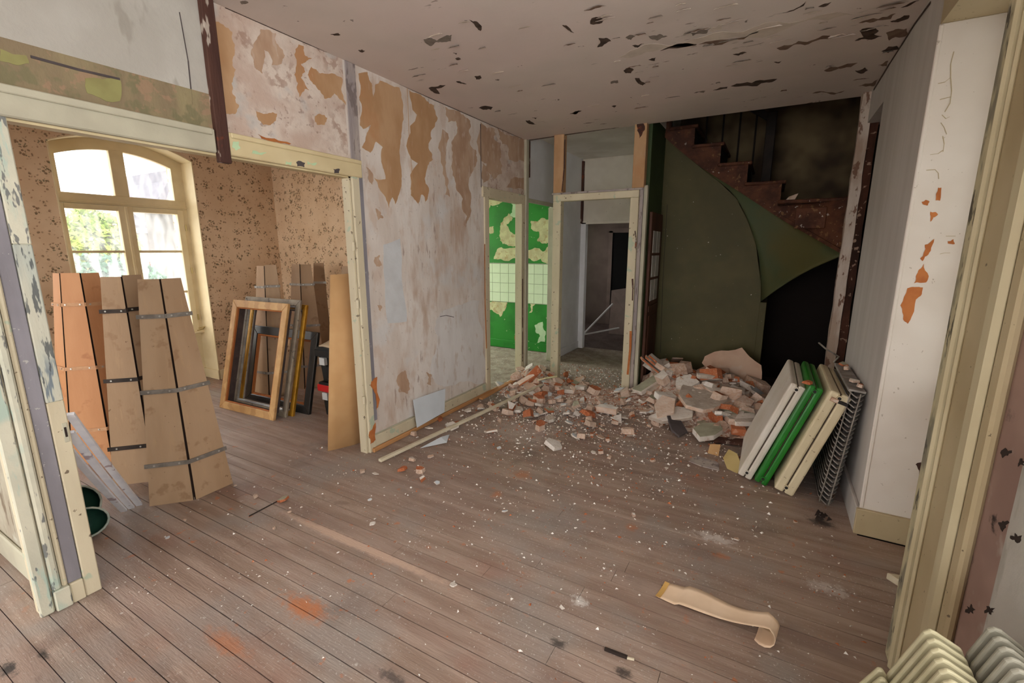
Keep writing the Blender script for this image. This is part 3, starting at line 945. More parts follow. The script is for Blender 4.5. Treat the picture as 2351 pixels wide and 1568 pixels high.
# the room behind and to the left of the camera
wq = wall('wall_behind', 'walls behind the camera with unseen windows sized for the light')
for (xa, xb, wa, wb_, za_, zb_, yw) in ((XP, XR, -2.5, .4, .25, 2.75, -4.6), (-6.0, X0, -5.7, -2.9, .3, 2.7, -2.1)):  # window sizes and rear wall distance shaped to even out the light
    pbox(wq, 'wall_panel', (xa, yw - .1, 0), (wa, yw, ZC), 'paint_white_wall')
    pbox(wq, 'wall_panel', (wb_, yw - .1, 0), (xb, yw, ZC), 'paint_white_wall')
    pbox(wq, 'wall_panel', (wa, yw - .1, 0), (wb_, yw, za_), 'paint_white_wall')
    pbox(wq, 'wall_panel', (wa, yw - .1, zb_), (wb_, yw, ZC), 'paint_white_wall')
pbox(wq, 'wall_panel', (-6.1, -2.2, 0), (-6.0, .6, ZC), 'paint_white_wall')
pbox(wq, 'ceiling_panel', (-6.1, -2.2, ZC), (X0, .6, ZC + .2), 'ceiling_paint')
pbox(wq, 'wall_panel', (X0, -4.7, 0), (XP, -.9, 2.12), 'paint_white_wall')
pbox(wq, 'wall_panel', (X0, -4.7, 2.12), (XP, -2.0, ZC), 'paint_white_wall')
bb = B().box((-3.6, .552, 0), (X0, .57, .14)).obj('baseboard_near_left', 'cream_trim_grey', None, .006)
struct(bb, 'cream baseboard under the worn wall left of the door post', 'baseboard')

# ---- side room: back wall, window wall, ceiling
wb = B().box((-6.0, 4.0, 0), (X0, 4.1, ZC)).obj('wall_side_room', 'wallpaper_floral')
struct(wb, 'floral wallpaper wall at the back of the side room behind the leaning panels', 'wall')
cs = B().box((-6.6, .5, ZC), (X0, 4.1, ZC + .2)).obj('ceiling_side_room', 'ceiling_paint')
struct(cs, 'pale ceiling of the side room', 'ceiling')
YA, YB, YMID = 1.80, 3.03, 2.41


def za(y_):
    return 2.735 - .40 * (y_ - YMID) ** 2


def zp(y_):
    return 2.612 - .42 * (y_ - YMID) ** 2


ww = wall('wall_window', 'floral wallpaper wall around the arched window of the side room')
pbox(ww, 'wall_panel', (-6.5, .64, 0), (-5.9, .70, ZC), 'wallpaper_floral')
pbox(ww, 'wall_panel', (-6.5, 1.50, 0), (-5.9, YA, ZC), 'wallpaper_floral')
pbox(ww, 'wall_panel', (-6.5, .70, 0), (-5.9, 1.50, .6), 'wallpaper_floral')
pbox(ww, 'wall_panel', (-6.5, .70, 2.5), (-5.9, 1.50, ZC), 'wallpaper_floral')
w3 = wall('added_window', 'unseen window added behind the left door post to brighten the side room', 'window')  # out of view, added to let more daylight into the side room
for a_, c_ in (((.70, .6), (.76, 2.5)), ((1.44, .6), (1.50, 2.5)), ((.76, .6), (1.44, .66)), ((.76, 2.44), (1.44, 2.5)), ((1.08, .66), (1.12, 2.44))):
    pbox(w3, 'frame_bar', (-6.19, a_[0], a_[1]), (-6.13, c_[0], c_[1]), 'win_paint')
for a_, c_ in ((.76, 1.08), (1.12, 1.44)):
    pbox(w3, 'pane', (-6.162, a_, .66), (-6.158, c_, 2.44), 'glass_clear')
pbox(ww, 'wall_panel', (-6.5, YB, 0), (-5.9, 4.05, ZC), 'wallpaper_floral')
arc = [(YA + (YB - YA) * i / 24) for i in range(25)]
B().prism([(-6.5, q, za(q)) for q in arc] + [(-6.5, YB, ZC), (-6.5, YA, ZC)], (.6, 0, 0)).obj('wall_panel', 'wallpaper_floral', ww)
pbox(ww, 'apron_panel', (-6.45, YA, 0), (-6.19, YB, .60), 'win_paint')
pbox(ww, 'sill', (-6.2, YA, .58), (-6.10, YB, .615), 'win_paint', .006)
pbox(ww, 'reveal', (-6.45, YB - .012, 0), (-5.895, YB, za(YB)), 'win_paint')
pbox(ww, 'reveal', (-6.45, YA, 0), (-5.895, YA + .012, za(YA)), 'win_paint')
pbox(ww, 'baseboard', (-6.19, YB - .03, 0), (-5.88, YB - .012, .12), 'win_paint', .004)
pbox(ww, 'baseboard', (-5.9, YB, 0), (-5.882, 4.0, .12), 'win_paint', .004)
b = B()
for q0, q1 in zip(arc[:-1], arc[1:]):
    b.add([(-6.45, q0, za(q0)), (-5.895, q0, za(q0)), (-5.895, q1, za(q1)), (-6.45, q1, za(q1)),
           (-6.45, q0, za(q0) - .012), (-5.895, q0, za(q0) - .012), (-5.895, q1, za(q1) - .012), (-6.45, q1, za(q1) - .012)], BOXF)
b.obj('arch_lining', 'win_paint', ww)

w1 = wall('window_1', 'arched cream casement window with dusty panes in the side room', 'window')
FX0, FX1 = -6.19, -6.13
b = B()
ya, yb = 1.812, 3.018
aa = sorted([ya + (yb - ya) * i / 24 for i in range(25)] + [1.909, 1.911, 2.904, 2.906])
for q0, q1 in zip(aa[:-1], aa[1:]):
    lo0, lo1 = min(zp(q0), 2.45 if not 1.91 < q0 < 2.905 else 9), min(zp(q1), 2.45 if not 1.91 < q1 < 2.905 else 9)
    b.add([(FX0, q0, lo0), (FX1, q0, lo0), (FX1, q1, lo1), (FX0, q1, lo1), (FX0, q0, za(q0) - .012), (FX1, q0, za(q0) - .012), (FX1, q1, za(q1) - .012), (FX0, q1, za(q1) - .012)], BOXF)
b.obj('arched_frame_head', 'win_paint', w1)
for a, c in ((1.812, 1.91), (2.905, 3.018)):
    pbox(w1, 'frame_stile', (FX0, a, 2.155), (FX1, c, 2.45), 'win_paint')
pbox(w1, 'mullion', (FX0, 2.345, 2.155), (FX1 + .002, 2.47, 2.62), 'win_paint', .004)
pbox(w1, 'transom', (FX0 - .01, 1.812, 2.055), (FX1 + .01, 3.018, 2.155), 'win_paint', .006)
pbox(w1, 'transom_moulding', (FX1, 1.812, 2.07), (FX1 + .022, 3.018, 2.09), 'win_paint', .004)
for a, c in ((1.812, 1.852), (2.972, 3.018)):
    pbox(w1, 'frame_stile', (FX0, a, .60), (FX1, c, 2.055), 'win_paint')
for (s0, p0, p1, s1) in ((1.852, 1.91, 2.345, 2.405), (2.412, 2.475, 2.906, 2.972)):
    sash = pbox(w1, 'sash', (FX0, s0, .61), (FX1 + .012, p0, 2.05), 'win_paint', .004)
    pbox(sash, 'sash_stile', (FX0, p1, .61), (FX1 + .012, s1, 2.05), 'win_paint', .004)
    pbox(sash, 'sash_rail', (FX0, p0, 2.0), (FX1 + .012, p1, 2.05), 'win_paint')
    pbox(sash, 'sash_rail', (FX0, p0, .61), (FX1 + .012, p1, .69), 'win_paint')
    for zz in (1.575, 1.10):
        pbox(sash, 'muntin', (FX0 + .01, p0, zz - .012), (FX1, p1, zz + .012), 'win_paint')
    for z0, z1 in ((.69, 1.088), (1.112, 1.563), (1.587, 2.0)):
        pbox(sash, 'pane', (-6.162, p0, z0), (-6.158, p1, z1), 'glass_dusty' if z1 < 1.6 else 'glass_clear')
pbox(w1, 'astragal', (FX1 + .01, 2.395, .62), (FX1 + .03, 2.425, 2.05), 'win_paint', .006)
for c0, c1 in ((1.91, 2.345), (2.47, 2.905)):
    yy = [c0 + (c1 - c0) * i / 10 for i in range(11)]
    B().prism([(-6.162, c0, 2.155), (-6.162, c1, 2.155)] + [(-6.162, q, zp(q)) for q in yy[::-1]], (.004, 0, 0)).obj('pane', 'glass_clear', w1)
for zz in (.78, 1.35, 1.85):
    B().tube([(FX1 + .02, 2.975, zz - .035), (FX1 + .02, 2.975, zz + .035)], .008).obj('hinge', 'brass', w1)
B().tube([(FX1 + .05, 2.93, .62), (FX1 + .05, 3.0, .63), (FX1 + .09, 3.0, .66), (FX1 + .09, 2.93, .655)], .006).obj('stay_hook', 'brass', w1)

# ---- right wall, window niche, near casing
YN0, YN1, XN = 2.10, 3.05, .84
wr = wall('wall_right', 'streaky grey white right-hand wall beyond the window niche')
pbox(wr, 'wall_panel', (XR, YN1, 0), (XR + .6, 4.32, ZC), 'wall_right_paint')
pbox(wr, 'wall_panel', (XR, 4.32, 2.62), (XR + .3, 5.06, ZC), 'wall_right_paint')
pbox(wr, 'wall_panel', (XR, -4.7, 0), (XR + .3, -1.05, ZC), 'paint_white_wall')
pbox(wr, 'wall_panel', (XR, 1.30, 0), (XR + .3, 1.50, ZC), 'paint_white_wall')
pbox(wr, 'wall_panel', (XR, -1.05, 0), (XR + .3, 1.30, .9), 'paint_white_wall')
pbox(wr, 'wall_panel', (XR, -1.05, 2.7), (XR + .3, 1.30, ZC), 'paint_white_wall')  # unseen opening between these panels, added to light the partition
pbox(wr, 'wall_panel', (XR, 1.50, 0), (XR + .5, YN0, ZC), 'wallpaper_pink')
pbox(wr, 'wall_panel', (XR, YN0, 2.625), (XR + .6, YN1, ZC), 'casing_beige')
pbox(wr, 'apron_panel', (XN, YN0, 0), (XR + .55, YN1, .85), 'casing_beige')
rv = pbox(wr, 'reveal', (XR - .004, YN1 - .015, 0), (1.05, YN1, 2.625), 'reveal_paint', .003)
pbox(wr, 'baseboard', (XR - .02, YN1 - .04, 0), (XN, YN1 - .015, .155), 'casing_beige', .004)
pbox(wr, 'baseboard', (XR - .02, YN1 - .015, 0), (XR, 4.30, .155), 'wall_right_paint', .004)
pbox(wr, 'baseboard', (XN - .02, YN0, 0), (XN, YN1 - .04, .155), 'casing_beige', .004)
pbox(wr, 'corner_bead', (XR - .006, YN1 - .022, .155), (XR + .012, YN1 - .012, 2.62), 'reveal_paint', .004)


def z8(l):
    return [(1850 + x * .4465, y_ * .4465) for x, y_ in l]


for l in ([(680, 965), (697, 965), (690, 1032), (668, 1030)], [(595, 1038), (615, 1028), (636, 1036), (628, 1056), (602, 1050)], [(640, 1088), (665, 1090), (680, 1102), (655, 1118), (640, 1140)],
          [(612, 1258), (660, 1228), (642, 1290), (612, 1320), (600, 1342), (588, 1330), (606, 1300)], [(570, 1410), (592, 1380), (606, 1356), (632, 1420), (618, 1452), (556, 1456)],
          [(522, 1482), (560, 1476), (602, 1478), (590, 1522), (566, 1540), (548, 1620), (524, 1665), (500, 1640), (486, 1570)], [(728, 1240), (760, 1230), (766, 1254), (730, 1252)]):
    patch('paint_chip', z8(l), 'Y', YN1 - .015, -.0012, 'orange_wood', rv, .14, 2)
patch('paint_chip', [(2102, 1066), (2122, 1060), (2124, 1078), (2116, 1100), (2110, 1080)], 'Y', YN1 - .015, -.0012, 'brown_post', rv, .2, 2)
for l in ([(762, 265), (745, 330), (745, 400), (750, 470), (742, 530), (715, 575)], [(680, 430), (715, 422), (742, 400)], [(690, 512), (745, 498)], [(695, 630), (712, 655), (725, 690)], [(640, 795), (680, 790), (706, 772)],
          [(700, 590), (720, 610), (740, 600)], [(620, 875), (665, 872), (682, 890), (684, 920)], [(720, 1214), (770, 1214)], [(690, 1306), (715, 1300), (742, 1300)], [(705, 700), (712, 740), (706, 780)]):
    ribbon('paint_crack', z8(l), 'Y', YN1 - .016, .0028, .001, 'casing_beige', rv)

cs2 = wall('trim_2', 'wide beige moulded casing on the near side of the right-hand window niche', 'casing')
pbox(cs2, 'casing_board', (XR - .012, 1.66, 0), (XR, YN0, ZC), 'casing_beige')
pbox(cs2, 'casing_edge', (XR - .026, 2.03, 0), (XR + .02, YN0 + .004, ZC), 'casing_mould', .006)
pbox(cs2, 'casing_moulding', (XR - .034, 2.005, 0), (XR - .01, 2.025, ZC), 'casing_light', .008)
pbox(cs2, 'casing_moulding', (XR - .024, 1.975, 0), (XR - .01, 1.992, ZC), 'casing_light', .006)
pbox(cs2, 'casing_moulding', (XR - .020, 1.80, 0), (XR - .01, 1.83, ZC), 'casing_beige', .006)
pbox(cs2, 'casing_moulding', (XR - .040, 1.70, 0), (XR - .01, 1.775, ZC), 'casing_light', .014)
pbox(cs2, 'casing_moulding', (XR - .026, 1.635, 0), (XR, 1.695, ZC), 'casing_beige', .008)
pbox(cs2, 'casing_lining', (XR + .0, YN0 - .0, 0), (XN, YN0 + .012, 2.62), 'casing_beige')

w2 = wall('window_2', 'window in the right-hand niche lighting its pale side wall', 'window')
for a, c, d, e in ((2.11, 2.17, .85, 2.62), (2.98, 3.034, .85, 2.62)):
    pbox(w2, 'frame_stile', (XN, a, d), (XN + .06, c, e), 'casing_beige')
pbox(w2, 'frame_rail', (XN, 2.17, .85), (XN + .06, 2.98, .92), 'casing_beige')
pbox(w2, 'frame_rail', (XN, 2.17, 2.54), (XN + .06, 2.98, 2.62), 'casing_beige')
pbox(w2, 'mullion', (XN, 2.55, .92), (XN + .06, 2.60, 2.54), 'casing_beige')
for a, c in ((2.17, 2.55), (2.60, 2.98)):
    pbox(w2, 'pane', (XN + .03, a, .92), (XN + .034, c, 2.54), 'glass_dimming')

# ---- far side: bare frame of the removed partition
fr = wall('door_2', 'bare cream door frame left standing at the far end of the room', 'door frame')
Y0, Y1 = 5.03, 5.12
pbox(fr, 'jamb', (-2.275, Y0, 0), (-2.175, Y1, 2.14), 'cream_trim', .005)
pbox(fr, 'jamb', (-1.375, Y0, 0), (-1.285, Y1, 2.14), 'cream_trim', .005)
pbox(fr, 'jamb_strip', (-1.283, Y0 + .02, 0), (-1.245, Y1, 2.24), 'grey_stud', .003)
pbox(fr, 'jamb_strip', (-1.243, Y0 + .03, 0), (-1.205, Y1, 2.26), 'cream_trim_grey', .003)
pbox(fr, 'head', (-2.275, Y0, 2.14), (-1.285, Y1, 2.215), 'cream_trim', .005)
pbox(fr, 'head_strip', (-2.29, Y0 - .005, 2.215), (-1.25, Y1, 2.235), 'grey_stud', .003)
pbox(fr, 'upper_post', (-2.275, Y0, 2.235), (-2.155, Y1, ZC), 'paper_tan', .004)
pbox(fr, 'upper_post', (-1.365, Y0, 2.235), (-1.24, Y1, ZC + .06), 'paper_tan', .004)
pbox(fr, 'end_post', (XP, 5.05, 0), (XP + .035, 5.12, ZC), 'cream_trim_grey', .004)
ribbon('split', [(1448, 760), (1447, 800), (1441, 860)], 'Y', Y0 - .001, .022, .001, 'orange_wood', fr)
ribbon('split', [(1458, 530), (1460, 548), (1459, 570)], 'Y', Y0 - .001, .018, .001, 'brown_post', fr)
ribbon('split', [(1452, 640), (1453, 660), (1452, 690)], 'Y', Y0 - .001, .016, .001, 'brown_post', fr)
patch('split', [(1462, 285), (1478, 284), (1474, 310), (1468, 318), (1463, 300)], 'Y', Y0, -.001, 'brown_post', fr, .2, 2)
ribbon('split', [(1297, 320), (1296, 380), (1290, 440)], 'Y', Y0 - .001, .012, .001, 'brown_post', fr)

# rough old post by the right wall
rp = thing('timber_post', 'rough flaking timber post standing beside the dark gap at the right wall', 'post', (.6, 5.0, 0))
tag(rp, kind='structure')
b = B()
n = 26
prof = [(-.075, -.03), (-.005, -.045), (.0, .04), (-.075, .05)]
vv, ff = [], []
for i in range(n + 1):
    z_ = ZC * i / n
    for j, (ax_, ay_) in enumerate(prof):
        k_ = .009 * mnoise.noise(Vector((j * 3.1, 7.3, z_ * 5)))
        vv.append((.60 + ax_ + k_, 5.0 + ay_ + .008 * mnoise.noise(Vector((j * 2.2, 1.3, z_ * 6))), z_))
for i in range(n):
    for j in range(4):
        ff.append((i * 4 + j, i * 4 + (j + 1) % 4, (i + 1) * 4 + (j + 1) % 4, (i + 1) * 4 + j))
b.add(vv, ff + [(3, 2, 1, 0), tuple(n * 4 + j for j in range(4))])
b.obj('post_face', 'post_rough', rp)
b = B()
vv = []
for i in range(n + 1):
    z_ = ZC * i / n
    for j, (ax_, ay_) in enumerate([(.0, -.03), (.055, -.035), (.06, .05), (.0, .05)]):
        k_ = .012 * mnoise.noise(Vector((j * 3.1, 17.3, z_ * 6)))
        vv.append((.60 + ax_ + k_ * (j in (1, 2)), 5.0 + ay_ + k_ * .5, z_))
b.add(vv, ff + [(3, 2, 1, 0), tuple(n * 4 + j for j in range(4))])
b.obj('post_back', 'post_dark', rp)
for cx_, cy_, rr_ in ((2312, 1040, 15), (2346, 1062, 14), (2306, 1206, 16), (2334, 1236, 15), (2228, 1400, 14), (2274, 1402, 14)):
    pts_ = []
    for k in range(14):
        a_ = 2 * math.pi * k / 14
        q_ = rng.uniform(.2, 1.0)
        pts_.append((cx_ + rr_ * q_ * math.cos(a_), cy_ + rr_ * q_ * math.sin(a_)))
    patch('mould_spot', pts_, 'X', XR, -.0008, 'twig_dark', wr, .1, 1)
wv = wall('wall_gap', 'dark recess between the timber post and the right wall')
pbox(wv, 'wall_panel', (XR + .2, 4.32, 0), (XR + .35, 5.3, ZC), 'unlit_brown')  # dark sheet gives the gap its shade by colour
pbox(wv, 'wall_panel', (XR + .1, 4.32, 0), (XR + .2, 4.34, 2.62), 'unlit_brown')

# ---- kitchen behind the partition
ki = wall('wall_kitchen', 'flaking bright green kitchen wall with a band of pale tiles')
YK = 6.42
pbox(ki, 'wall_panel', (-5.6, YK, 0), (-2.75, YK + .1, 2.9), 'kitchen_green')
pbox(ki, 'skirting', (-5.6, YK - .02, 0), (-2.75, YK, .13), 'kitchen_green', .004)
pbox(ki, 'tile_bed', (-4.9, YK - .004, .755), (-2.75, YK, 1.385), 'grout')
tm = B().box((.003, -.012, .003), (.150, -.004, .150)).mesh('tile', 'kitchen_tile')
for i in range(14):
    for j in range(4):
        o = bpy.data.objects.new('tile', tm)
        col.objects.link(o)
        o.location = (-4.88 + i * .153, YK, .762 + j * .153)
        o.parent = ki


def zk(l):
    return [(1080 + x * .4146, 250 + y_ * .4146) for x, y_ in l]


for m_, l in [('kitchen_cream', [(80, 495), (190, 512), (150, 530), (85, 558)]), ('kitchen_pale', [(225, 515), (300, 520), (300, 630), (220, 590)]),
              ('kitchen_cream', [(165, 670), (190, 600), (215, 578), (235, 605), (200, 640), (235, 690), (300, 670), (300, 760), (200, 750), (165, 730)]),
              ('kitchen_cream', [(80, 650), (130, 650), (125, 690), (80, 684)]), ('kitchen_cream', [(130, 832), (150, 775), (240, 768), (300, 790), (300, 842), (200, 842)]),
              ('kitchen_cream', [(335, 620), (400, 603), (480, 625), (480, 742), (420, 747), (370, 732), (380, 680), (335, 662)]),
              ('kitchen_cream', [(310, 780), (400, 790), (455, 758), (480, 832), (430, 860), (390, 830), (360, 842), (310, 822)]),
              ('kitchen_cream', [(105, 1070), (206, 1065), (200, 1095), (165, 1152), (140, 1130), (105, 1110)]),
              ('kitchen_pale', [(355, 1200), (400, 1178), (412, 1290), (368, 1297), (385, 1260), (360, 1235)]),
              ('orange_wood', [(245, 1255), (290, 1255), (290, 1290), (245, 1280)]), ('kitchen_cream', [(325, 1075), (360, 1075), (345, 1120), (325, 1130)])]:
    patch('paint_loss', zk(l), 'Y', YK, -.0015, m_, ki, .22, 3)
kw = wall('wall_kitchen_side', 'pale side wall of the kitchen with its window opening')
pbox(kw, 'wall_panel', (-5.7, 4.1, 0), (-5.6, 6.5, .45), 'kitchen_pale')
pbox(kw, 'wall_panel', (-5.7, 4.1, 2.65), (-5.6, 6.5, 2.9), 'kitchen_pale')
pbox(kw, 'wall_panel', (-5.7, 4.1, .45), (-5.6, 4.3, 2.65), 'kitchen_pale')
pbox(kw, 'wall_panel', (-5.7, 6.3, .45), (-5.6, 6.5, 2.65), 'kitchen_pale')
pbox(kw, 'wall_panel', (-5.7, 4.1, 0), (X0, 4.14, 2.9), 'kitchen_pale')
kf = B().box((-5.7, 4.1, -.2), (-2.67, 7.1, -.004)).obj('floor_kitchen', 'dust_floor')
struct(kf, 'dusty pale kitchen floor seen through the far doorway', 'floor')
kc = B().box((-5.7, 4.1, 2.9), (-2.74, 6.6, 3.05)).obj('ceiling_kitchen', 'corridor_ceiling')
struct(kc, 'kitchen ceiling above the green wall', 'ceiling')

# ---- corridor behind the bare door frame
co = wall('wall_corridor', 'bluish white corridor wall seen through the bare door frame')
pbox(co, 'wall_panel', (X0, 5.12, 2.21), (XP, 5.95, 2.95), 'corridor_wall')
pbox(co, 'wall_panel', (X0, 5.95, 0), (XP, 7.05, 2.95), 'corridor_wall')
pbox(co, 'head_casing', (XP, 5.12, 2.16), (XP + .015, 5.97, 2.21), 'cream_trim_grey', .003)
pbox(co, 'door_casing', (XP - .07, 5.91, 0), (XP + .018, 6.0, 2.16), 'cream_trim_grey', .004)
pbox(co, 'baseboard', (XP, 6.0, 0), (XP + .015, 7.0, .12), 'corridor_wall', .004)
pbox(co, 'corner_strip', (XP, 5.125, 2.45), (XP + .03, 5.16, 2.86), 'brown_post')
pbox(co, 'corner_batten', (XP, 6.95, 2.0), (XP + .03, 7.0, 2.92), 'brown_post')
ce = wall('wall_corridor_end', 'cream header wall over the opening at the end of the corridor')
pbox(ce, 'wall_panel', (XP, 7.0, 2.01), (-1.2, 7.08, 2.95), 'corridor_end')
pbox(ce, 'head_casing', (XP, 6.98, 1.985), (-1.2, 7.0, 2.03), 'corridor_end', .003)
pbox(ce, 'jamb', (XP, 6.98, 0), (-2.585, 7.08, 2.01), 'corridor_wall', .004)
cc = B().box((X0, 5.06, 2.95), (-1.2, 7.1, 3.1)).obj('ceiling_corridor', 'corridor_ceiling')
struct(cc, 'pale corridor ceiling behind the bare upper posts', 'ceiling')
cf = B().box((-2.67, 5.06, -.2), (-1.2, 7.1, -.002)).obj('floor_corridor', 'dust_floor')
struct(cf, 'corridor floor covered with fine white plaster dust', 'floor')
cr = wall('wall_stair_side', 'narrow green wall between corridor and staircase with a small glazed door')
pbox(cr, 'wall_panel', (-1.29, 5.13, 0), (-1.205, 5.98, 5.0), 'side_green')
pbox(cr, 'wall_panel', (-1.29, 5.98, 0), (-1.215, 7.0, 5.0), 'corridor_end')
dr = tag(B().box((-1.203, 5.20, 0), (-1.17, 5.74, 2.0)).obj('glazed_door', 'door_brown', None, .006), 'dark brown narrow door with small panes on the green stair wall', 'door')
for i in range(2):
    for j in range(3):
        pbox(dr, 'pane', (-1.171, 5.29 + i * .19, 1.02 + j * .27), (-1.166, 5.29 + i * .19 + .165, 1.02 + j * .27 + .24), 'pane_lit')
pbox(dr, 'rail', (-1.172, 5.24, .90), (-1.158, 5.70, .97), 'door_brown', .004)
pbox(dr, 'panel', (-1.172, 5.27, .15), (-1.162, 5.67, .85), 'door_brown', .006)

# room at the end of the corridor
br = wall('wall_far_room', 'dim brown walls of the room beyond the corridor')
pbox(br, 'wall_panel', (-4.2, 9.6, 0), (-.2, 9.7, 2.9), 'backroom_wall')
pbox(br, 'wall_panel', (-4.3, 7.08, 0), (-4.2, 9.7, 1.0), 'backroom_wall')
pbox(br, 'wall_panel', (-4.3, 7.08, 2.4), (-4.2, 9.7, 2.9), 'backroom_wall')
pbox(br, 'wall_panel', (-4.3, 7.08, 1.0), (-4.2, 8.2, 2.4), 'backroom_wall')
pbox(br, 'wall_panel', (-4.3, 8.8, 1.0), (-4.2, 9.7, 2.4), 'backroom_wall')  # gap beside this is an unseen opening added for dim light
pbox(br, 'wall_panel', (-.3, 7.08, 0), (-.2, 9.7, 2.9), 'backroom_wall')
pbox(br, 'wall_panel', (-4.3, 7.02, 0), (XP, 7.08, 2.9), 'backroom_wall')
pbox(br, 'wall_panel', (-1.2, 7.02, 0), (-.2, 7.08, 2.9), 'backroom_wall')
d3 = wall('door_3', 'black panel standing in for the unlit doorway beyond the corridor', 'doorway')
pa = onY(1405, 530, 9.58)
pb = onY(1440, 530, 9.58)
pbox(d3, 'opening', (pa.x + .03, 9.57, 0), (pb.x + .2, 9.60, pa.z - .04), 'unlit_black')  # solid black sheet stands in for the dark beyond the doorway
pbox(d3, 'casing', (pa.x - .05, 9.55, 0), (pa.x + .03, 9.6, pa.z), 'panel_dark')
pbox(d3, 'head_casing', (pa.x - .05, 9.55, pa.z - .04), (pb.x + .25, 9.6, pa.z + .05), 'panel_dark')
ff_ = B().box((-4.3, 7.1, -.2), (-.2, 9.7, -.004)).obj('floor_far_room', 'backroom_floor')
struct(ff_, 'dim littered floor of the room beyond the corridor', 'floor')
fc_ = B().box((-4.3, 7.02, 2.9), (-.2, 9.7, 3.0)).obj('ceiling_far_room', 'backroom_wall')
struct(fc_, 'ceiling of the dim far room', 'ceiling')

# ---- staircase
YS = 5.75
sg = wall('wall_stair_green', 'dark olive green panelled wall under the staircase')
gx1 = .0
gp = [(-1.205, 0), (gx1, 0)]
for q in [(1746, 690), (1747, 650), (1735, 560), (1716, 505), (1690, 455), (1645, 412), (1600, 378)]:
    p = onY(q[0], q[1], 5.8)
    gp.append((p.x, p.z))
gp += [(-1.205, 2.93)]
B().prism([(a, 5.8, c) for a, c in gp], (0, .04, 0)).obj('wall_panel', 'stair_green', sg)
ribbon('seam', [(1532, 470), (1522, 640), (1516, 810)], 'Y', 5.799, .006, .001, 'stair_dark', sg)
pbox(sg, 'edge_batten', (gx1 - .07, 5.785, 0), (gx1, 5.8, 1.02), 'stair_green', .004)
for i in range(14):
    p = onY(rng.uniform(1530, 1740), rng.uniform(420, 800), 5.799)
    s_ = rng.uniform(.005, .014)
    if p.z < 1.6 or p.x < -.6 - (p.z - 1.6) * .4:
        B().prism([(p.x, 5.799, p.z), (p.x + s_, 5.799, p.z + s_ * .4), (p.x + s_ * .3, 5.799, p.z + s_)], (0, -.004, 0)).obj('plaster_splash', 'rubble_plaster', sg)

Sp = [((1500, 290), 5.76), ((1600, 375), 5.75), ((1700, 440), 5.75), ((1800, 505), 5.70), ((1870, 545), 5.52), ((1938, 584), 5.25)]
Bp = [((1500, 290), 5.80), ((1610, 386), 5.80), ((1690, 455), 5.80), ((1735, 560), 5.80), ((1747, 650), 5.80), ((1746, 692), 5.82)]
Sv = [onY(a[0], a[1], c) for a, c in Sp]
Bv = [onY(a[0], a[1], c) for a, c in Bp]


def interp(P, t):
    t *= len(P) - 1
    i = min(int(t), len(P) - 2)
    u = t - i
    p0, p1, p2, p3 = P[max(i - 1, 0)], P[i], P[i + 1], P[min(i + 2, len(P) - 1)]
    return .5 * ((2 * p1) + (p2 - p0) * u + (2 * p0 - 5 * p1 + 4 * p2 - p3) * u * u + (3 * p1 - p0 - 3 * p2 + p3) * u ** 3)


stair = thing('staircase', 'old brown wooden winder staircase rising to the left above a green soffit', 'staircase', (0, 5.75, 0))
b = B()
NS, NT = 30, 8
vv = []
for i in range(NS + 1):
    s_, q_ = interp(Sv, i / NS), interp(Bv, i / NS)
    for j in range(NT + 1):
        u = j / NT
        p = s_.lerp(q_, u)
        bulge = math.sin(u * math.pi) * .05 * (i / NS)
        vv.append((p.x, p.y, p.z + bulge))
ff = []
for i in range(NS):
    for j in range(NT):
        a = i * (NT + 1) + j
        ff.append((a, a + 1, a + NT + 2, a + NT + 1))
b.add(vv, ff)
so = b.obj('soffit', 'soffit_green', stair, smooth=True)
md = so.modifiers.new('thickness', 'SOLIDIFY')
md.thickness = .02
md.offset = 1
steps = [(-1.143, -.884, 2.93), (-.884, -.600, 2.715), (-.600, -.316, 2.495), (-.316, .018, 2.275), (.018, .60, 2.05)]
# stringer, piece by piece under each tread
S_side = [interp(Sv, i / 40) for i in range(41)]


def sz(x):
    for a, c in zip(S_side[:-1], S_side[1:]):
        if a.x <= x <= c.x:
            t = (x - a.x) / max(c.x - a.x, 1e-6)
            return a.z + (c.z - a.z) * t, a.y + (c.y - a.y) * t
    e = S_side[0] if x < S_side[0].x else S_side[-1]
    return e.z, e.y


b = B()
for (xa, xb, zt) in [(-1.4, -1.143, 3.15)] + steps:
    n = 6
    for i in range(n):
        u0, u1 = xa + (xb - xa) * i / n, xa + (xb - xa) * (i + 1) / n
        (za0, ya0), (za1, ya1) = sz(u0), sz(u1)
        b.add([(u0, ya0, za0), (u1, ya1, za1), (u1, ya1 + .05, za1), (u0, ya0 + .05, za0), (u0, ya0, zt), (u1, ya1, zt), (u1, ya1 + .05, zt), (u0, ya0 + .05, zt)], BOXF)
b.obj('stringer', 'stair_wood', stair)
b = B()
for i in range(40):
    a, c = S_side[i], S_side[i + 1]
    b.bar(a + Vector((0, -.008, .012)), c + Vector((0, -.008, .012)), .018, .035)
b.obj('stringer_edge', 'stair_wood', stair)
for (xa, xb, zt) in steps:
    ya0 = sz((xa + xb) / 2)[1]
    pbox(stair, 'tread', (xa - .02, ya0 - .03 if xb < .1 else 5.42, zt - .005), (xb + .035, 6.55, zt + .03), 'stair_wood', .008)
    pbox(stair, 'riser', (xb - .02, ya0 + .05, zt - .20), (xb, 6.55, zt - .005), 'stair_dark')
# winder front panels
p0, p1 = onY(1795, 478, 5.5), onY(1940, 482, 5.35)
pbox(stair, 'winder_panel', (.16, 5.44, 1.80), (.42, 5.46, 2.0), 'stair_wood', .006)
pbox(stair, 'winder_panel', (.46, 5.42, 1.78), (.58, 5.44, 2.0), 'stair_panel', .01)
